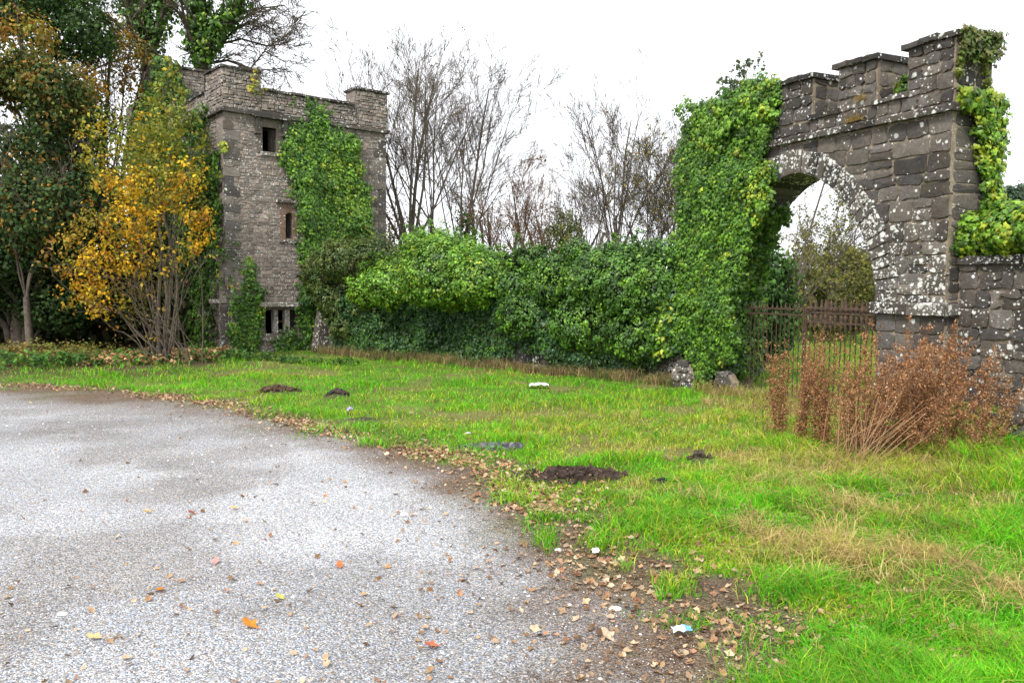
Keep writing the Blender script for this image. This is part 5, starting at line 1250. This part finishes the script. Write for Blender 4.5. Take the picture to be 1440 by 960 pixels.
# single bright leaves lying clear on the gravel
def one_leaf(px, py, size, col, label, yaw, tilt):
    g_ = grd(px, py); V0, F0 = OAK; V = V0*size; V[:, 2] = V0[:, 2]*size*1.3
    R = np.array(Matrix.Rotation(yaw, 3, 'Z') @ Matrix.Rotation(tilt, 3, 'X')); V = V @ R.T
    stem = [(0, -.5*size, .01, 0, -.95*size, .012, .0015, .001)]
    Vt, Ft = tube_arrays(stem, 4); Vt = Vt @ R.T
    L = g_*[1, 1, 0]+np.array([0, 0, float(gz(g_[0], g_[1]))+.022])
    o = link('fallen_leaf', npmesh('fallen_leaf', np.concatenate([V, Vt])+0, [F0, Ft+len(V)], np.tile(col, (len(V)+len(Vt), 1))), None, M_DRY); o.location = tuple(L)
    tag(o, label, 'leaf', 'single leaves on the gravel')
for px, py, sz_, col, lab, yw, ti in ((352, 883, .085, (.55, .20, .03), 'orange leaf with dark stalk on the gravel near the bottom edge', 1.2, .3), (225, 834, .075, (.60, .18, .02), 'bright orange leaf on the gravel at lower left', .5, -.3),
        (608, 912, .07, (.45, .13, .07), 'dark red leaf on the gravel at the bottom middle', 1.8, .2), (478, 798, .06, (.5, .15, .05), 'small red-brown leaf right of the worn gravel patch', .3, .3), (208, 722, .06, (.6, .35, .12), 'pale orange leaf in the middle distance of the gravel, the left of two', 1.9, .2),
        (270, 724, .06, (.25, .09, .05), 'dark red leaf in the middle distance of the gravel, the right of two', 1.2, .2), (330, 717, .06, (.6, .38, .16), 'pale tan leaf on the brownish gravel patch', 1.7, .1), (133, 901, .07, (.6, .42, .2), 'straw-coloured leaf at the lower left of the gravel', 1.5, .1),
        (303, 793, .06, (.6, .28, .25), 'pinkish leaf on the gravel near the worn patch', .2, .3), (394, 844, .055, (.45, .42, .10), 'yellow-green leaf on the gravel right of the bright orange one', 1., .2), (952, 926, .075, (.50, .30, .18), 'curled tan leaf among soil at the gravel edge bottom', 2., .5), (855, 898, .08, (.55, .40, .28), 'pale curled leaf on muddy gravel edge near the bottom', .8, .5)):
    one_leaf(px, py, sz_, col, lab, yw, ti)

# ------------------------------------------------------------ soil heaps, stones, litter
def clods(name, px, py, n, rx, ry, size, col, label, cat, hh=.1, pal=None):
    g_ = grd(px, py); V, F, C = [], [], []; o = 0
    t8 = np.array([[1, 1, 1], [-1, 1, 1], [-1, -1, 1], [1, -1, 1], [1, 1, -1], [-1, 1, -1], [-1, -1, -1], [1, -1, -1]])*.5
    f6 = [(0, 1, 2, 3), (7, 6, 5, 4), (0, 4, 5, 1), (1, 5, 6, 2), (2, 6, 7, 3), (3, 7, 4, 0)]
    for _ in range(n):
        a = RS.rand()*6.28; q = math.sqrt(RS.rand())*1.1; x = g_[0]+math.cos(a)*q*rx; y = g_[1]+math.sin(a)*q*ry; s = size*(.35+RS.rand()**2*1.2)
        R = np.array(Matrix.Rotation(RS.rand()*6.28, 3, Vector(rdir(1)[0])))
        V.append((t8*(.6+.7*RS.rand(8, 3))*s) @ R.T+np.array([x, y, float(gz(x, y))+s*.2])); F += [tuple(i+o for i in f) for f in f6]; o += 8
        C += [np.array(col if pal is None else pal[RS.randint(len(pal))])*(.6+.8*RS.rand())]*8
    me = npmesh(name, np.concatenate(V), np.array(F), np.array(C)); o_ = link(name, me, None, M_SOIL); tag(o_, label, cat); return o_
clods('soil_heap', 802, 675, 520, .42, .24, .036, (.05, .034, .027), 'dark spread heap of fresh peaty soil at the grass edge', 'soil heap')
clods('molehill', 475, 563, 130, .15, .12, .05, (.055, .042, .035), 'small dark molehill, the right of two in the middle grass', 'molehill')
clods('molehill', 390, 556, 170, .30, .16, .045, (.075, .048, .032), 'low brown molehill, the left of two in the middle grass', 'molehill')
clods('tarmac_patch', 690, 632, 420, .30, .13, .026, (.10, .10, .115), 'grey patch of fine stone chippings at the verge edge', 'chippings', pal=[(.10, .10, .12), (.16, .16, .18), (.06, .06, .07)])
clods('soil_clump', 985, 656, 34, .12, .06, .035, (.07, .055, .04), 'dark soil clump right of the soil heap', 'soil')
clods('soil_clump', 935, 688, 30, .14, .035, .035, (.03, .03, .032), 'black elongated clod below the right end of the soil heap', 'soil')
def rag(px, py, sx, sy, col, label, name, cat, seed, rough=.5, h=.03, stripe=None):
    g_ = grd(px, py); m = 7; rng = np.random.RandomState(seed); a, b = np.meshgrid(np.linspace(-1, 1, m), np.linspace(-1, 1, m)); a, b = a.ravel(), b.ravel()
    ea = 1+.25*rng.rand(m*m); V = np.stack([a*sx*ea, b*sy*(1+.3*rng.rand(m*m)), .5*h*rng.rand(m*m)+h*.6*np.exp(-(a**2+b**2)*1.5)], 1)
    I_ = np.arange(m*m).reshape(m, m); F = np.stack([I_[:-1, :-1], I_[:-1, 1:], I_[1:, 1:], I_[1:, :-1]], -1).reshape(-1, 4)
    C = np.tile(np.array(col), (m*m, 1))
    if stripe: C[a > .2] = stripe
    o = link(name, npmesh(name, V, F, C, True), None, M_PEB); o.location = (g_[0], g_[1], float(gz(g_[0], g_[1]))+.035); tag(o, label, cat); return o
rag(757, 550, .13, .07, (.85, .85, .85), 'crumpled white plastic bag on the green grass', 'plastic_bag', 'litter', 1, h=.07)
rag(959, 895, .040, .025, (.75, .82, .9), 'crushed blue and white wrapper at the muddy gravel edge', 'crisp_packet', 'litter', 2, stripe=(.15, .4, .75))
rag(492, 584, .035, .03, (.35, .30, .62), 'tiny purple wrapper in the leaf litter', 'sweet_wrapper', 'litter', 3, h=.07)
rag(838, 783, .022, .03, (.8, .8, .8), 'small white paper scrap right of the pale pebble at the verge', 'paper_scrap', 'litter', 4)
def pebble(px, py, r, col, label, seed):
    bm = bmesh.new(); bmesh.ops.create_icosphere(bm, subdivisions=2, radius=r); rg2 = random.Random(seed)
    for v in bm.verts: v.co *= rg2.uniform(.85, 1.12); v.co.x *= 1.4; v.co.z *= .65
    me = bpy.data.meshes.new('pebble'); bm.to_mesh(me); bm.free()
    a = me.color_attributes.new('Col', 'FLOAT_COLOR', 'POINT'); a.data.foreach_set('color', np.tile([*col, 1.], len(me.vertices)).astype(np.float32))
    o = link('pebble', me, None, M_PEB); g_ = grd(px, py); o.location = (g_[0], g_[1], float(gz(g_[0], g_[1]))+r*.5); tag(o, label, 'stone', 'larger pale stones by the verge')
pebble(568, 724, .022, (.62, .62, .62), 'round whitish stone alone on the mid gravel', 1)
pebble(785, 774, .018, (.75, .75, .78), 'white stone at the muddy edge beside the paper scrap', 2)
pebble(865, 857, .022, (.70, .66, .62), 'flat pale stone on the gravel edge', 3)
pebble(658, 615, .026, (.45, .42, .42), 'pale stone in the leaf litter at the verge', 4)
pebble(88, 865, .018, (.7, .7, .72), 'white stone on the gravel at lower left', 5)
# woody sticks
def stick(px, py, L, yaw, r, label, col=M_BARK):
    g_ = grd(px, py); z = float(gz(g_[0], g_[1]))+.05; d = np.array([math.cos(yaw), math.sin(yaw), .03]); n = 5; s = []; p = np.array([g_[0], g_[1], z])-d*L/2
    for i in range(n): q = p+d*L/n+rdir(1)[0]*.008; s.append((*p, *q, r, r*.9)); p = q
    o = link('stick', tube_mesh('stick', s, 5), None, col); tag(o, label, 'stick', 'dead stalks lying on the grass')
stick(1270, 712, .45, .3, .005, 'thin dead stalk lying in the grass right of the weeds')
stick(1160, 625, .7, .75, .006, 'pale broken stalk slanting across the foot of the left weeds', M_TWIG)

# ------------------------------------------------------------ dried docks and willowherb in front of the gate
P_RU = np.array([(.38, .185, .085), (.26, .11, .05), (.47, .28, .14), (.18, .075, .035), (.40, .21, .10)])
def dock(px, py, n, H_, sx, lean, label, seed, flake=.0115, dens=560, sp=.046, top=.38, fan=.09):
    rng = random.Random(seed); g_ = grd(px, py); base = np.array([g_[0], g_[1], float(gz(g_[0], g_[1]))-.02]); st = []; C = []; R = []
    for k in range(n):
        p = base+np.array([rng.gauss(0, sx), rng.gauss(0, sx*.5), 0]); d = norm(np.array([lean+rng.gauss(0, fan), rng.gauss(0, .10), 1.])); L = H_*rng.uniform(.65, 1.08); r = rng.uniform(.003, .0055); m = 8; d = d if rng.random() < .85 else norm(d+np.array([rng.gauss(0, .6), rng.gauss(0, .3), -.2])); pts = []
        for i in range(m):
            q = p+d*L/m; st.append((*p, *q, r, r*.88)); r *= .88; d = norm(d+np.array([rng.gauss(0, .04)+lean*.04, rng.gauss(0, .04), 0])); pts.append((p, q)); p = q
        for i in range(m):
            if (i+1)/m < top: continue
            f = (i+1)/m; a, b = pts[i]
            if rng.random() < .7 and i < m-1:
                e = a+norm(d+np.array([rng.gauss(0, .5), rng.gauss(0, .5), .3]))*L*.22; st.append((*a, *e, .002, .001))
                for _ in range(int(dens*.09)): t = (rng.randint(0, 3)+rng.gauss(0, .12))/3; C.append(a*(1-t)+e*t); R.append(sp*.42)
            for _ in range(int(dens/m)): t = (rng.randint(0, 1)+rng.gauss(0, .13)); C.append(a*(1-t)+b*t); R.append(sp*(.95-f*.55))
    C = np.array(C); R = np.array(R); C = C+RS.normal(0, 1, C.shape)*R[:, None]*.75
    pal = P_RU[RS.randint(5, size=len(C))]*(.6+.8*RS.rand(len(C), 1))
    t_ = thing('dried_weed', tuple(base), label, 'weed', 'dead brown weeds in front of the gate')
    link('stalks', tube_mesh('stalks', st, 4), t_, M_TWIG)['kind'] = 'stuff'
    link('seed_heads', leaf_mesh('seed_heads', C, rdir(len(C)), flake*(.7+.9*RS.rand(len(C))), pal), t_, M_DRY)['kind'] = 'stuff'
dock(1092, 618, 7, 1.0, .05, .0, 'leftmost upright brown weed clump before the gate', 1, top=.12)
dock(1124, 635, 9, 1.10, .055, .02, 'upright brown weed clump second from the left', 2, top=.12)
dock(1163, 640, 9, 1.1, .07, -.02, 'brown weed clump before the meeting of the gate leaves', 3, top=.15)
dock(1200, 615, 6, .8, .16, .05, 'thin brown weeds before the right gate leaf', 4, dens=240)
dock(1218, 652, 38, 1.24, .17, .38, 'largest russet weed clump leaning right before the pier', 5, dens=600, top=.30, fan=.26)
dock(1255, 640, 22, 1.24, .20, .10, 'tall russet weeds right behind the leaning clump', 6, top=.3, fan=.14)
dock(1310, 640, 17, 1.08, .24, .22, 'loose brown weeds leaning against the right pier corner', 7, dens=480, top=.2, fan=.2)
dock(1362, 655, 14, 1.12, .22, .22, 'rightmost sparse brown weeds before the low wall', 8, dens=430, top=.2, fan=.28)
dock(1072, 628, 4, .60, .06, -.05, 'short thin dead weed left of the upright clumps', 9, dens=90)
# leaning bare stalks
rng = random.Random(9); st = []; g_ = grd(1200, 660)
for k in range(40):
    p = np.array([g_[0]+rng.gauss(0.02, .16), g_[1]+rng.gauss(0, .12), .0]); d = norm(np.array([rng.uniform(-.2, 1.2), rng.gauss(0, .2), 1.])); L = rng.uniform(.4, .9); r = rng.uniform(.002, .0042)
    for i in range(4): q = p+d*L/4; st.append((*p, *q, r, r*.9)); p = q; r *= .9; d = norm(d+np.array([.02, rng.gauss(0, .03), -.02]))
M_STRAW = flat_mat('straw_stalk', (.36, .21, .11), .7)
o = link('dead_stalks', tube_mesh('dead_stalks', st, 4), None, M_STRAW); tag(o, 'sheaf of pale bare stalks fanning right from the big weed clump', 'weed')
p = grd(1292, 604); s = [(*(grd(1290, 605)*[1, 1, 0]+[0, 0, .15]), *(ARC.p(-.35, -.55, 1.0)), .005, .003)]
# green nettle among the weeds
C = grd(1215, 640)*[1, 1, 0]+np.stack([RS.normal(0, .12, 90), RS.normal(0, .1, 90), .05+.3*RS.rand(90)], 1)
ivy_obj('nettle_clump', [sprigs(C, np.repeat([[0, 0, 1.]], 90, 0), .07, 6, .05, [(.04, .12, .03), (.08, .2, .03)], [1, 1])], 'dark green nettle clump at the foot of the russet weeds', 'plant')['kind'] = 'stuff'
C = grd(1262, 585)*[1, 1, 0]+np.stack([RS.normal(0, .07, 34), RS.normal(0, .1, 34), .50+.22*RS.rand(34)], 1)
ivy_obj('green_shoot', [sprigs(C, np.repeat([[0, 0, 1.]], 34, 0), .05, 6, .04, [(.22, .38, .06), (.12, .26, .04)], [1, 1])], 'fresh light green shoot amid the russet weeds', 'plant')
g_ = grd(1385, 612); C = g_*[1, 1, 0]+np.stack([RS.normal(0, .35, 260), RS.normal(0, .25, 260), .04+.3*RS.rand(260)], 1)
ivy_obj('bramble_patch', [sprigs(C, np.repeat([[0, -.3, 1.]], 260, 0), .08, 7, .05, [(.10, .2, .03), (.45, .30, .03), (.18, .2, .03)], [1, .4, .8])], 'yellow and green bramble patch at the foot of the right wall', 'plant')
# grass tufts on arch ledge
for px, py, lab in ((1205, 165, 'dry orange grass tuft on the arch string course, the left one'), (1210, 137, 'dry orange grass tuft on the parapet below the second crenel'), (1196, 168, 'dry grass tuft on the arch ledge near the ivy')):
    u, z = ARC.px(px, py+4, -.04); n_ = 90; b = ARC.P(np.stack([u+RS.normal(0, .04, n_), -.04+RS.normal(0, .012, n_), z+0*RS.rand(n_)], 1)); d = norm(RS.normal(0, .5, (n_, 3))+np.array([0, 0, 1.])-ARC.v*.5); hh = .05+.07*RS.rand(n_)
    s_ = np.cross(d, ARC.v)*.004; t_ = b+d*hh[:, None]; V = np.stack([b-s_, b+s_, t_], 1).reshape(-1, 3); F = np.arange(n_*3).reshape(-1, 3)
    o = link('grass_tuft', npmesh('grass_tuft', V, F, np.tile((.34, .24, .08), (n_*3, 1))), None, M_GRASS); tag(o, lab, 'grass tuft', 'tufts on the arch parapet')
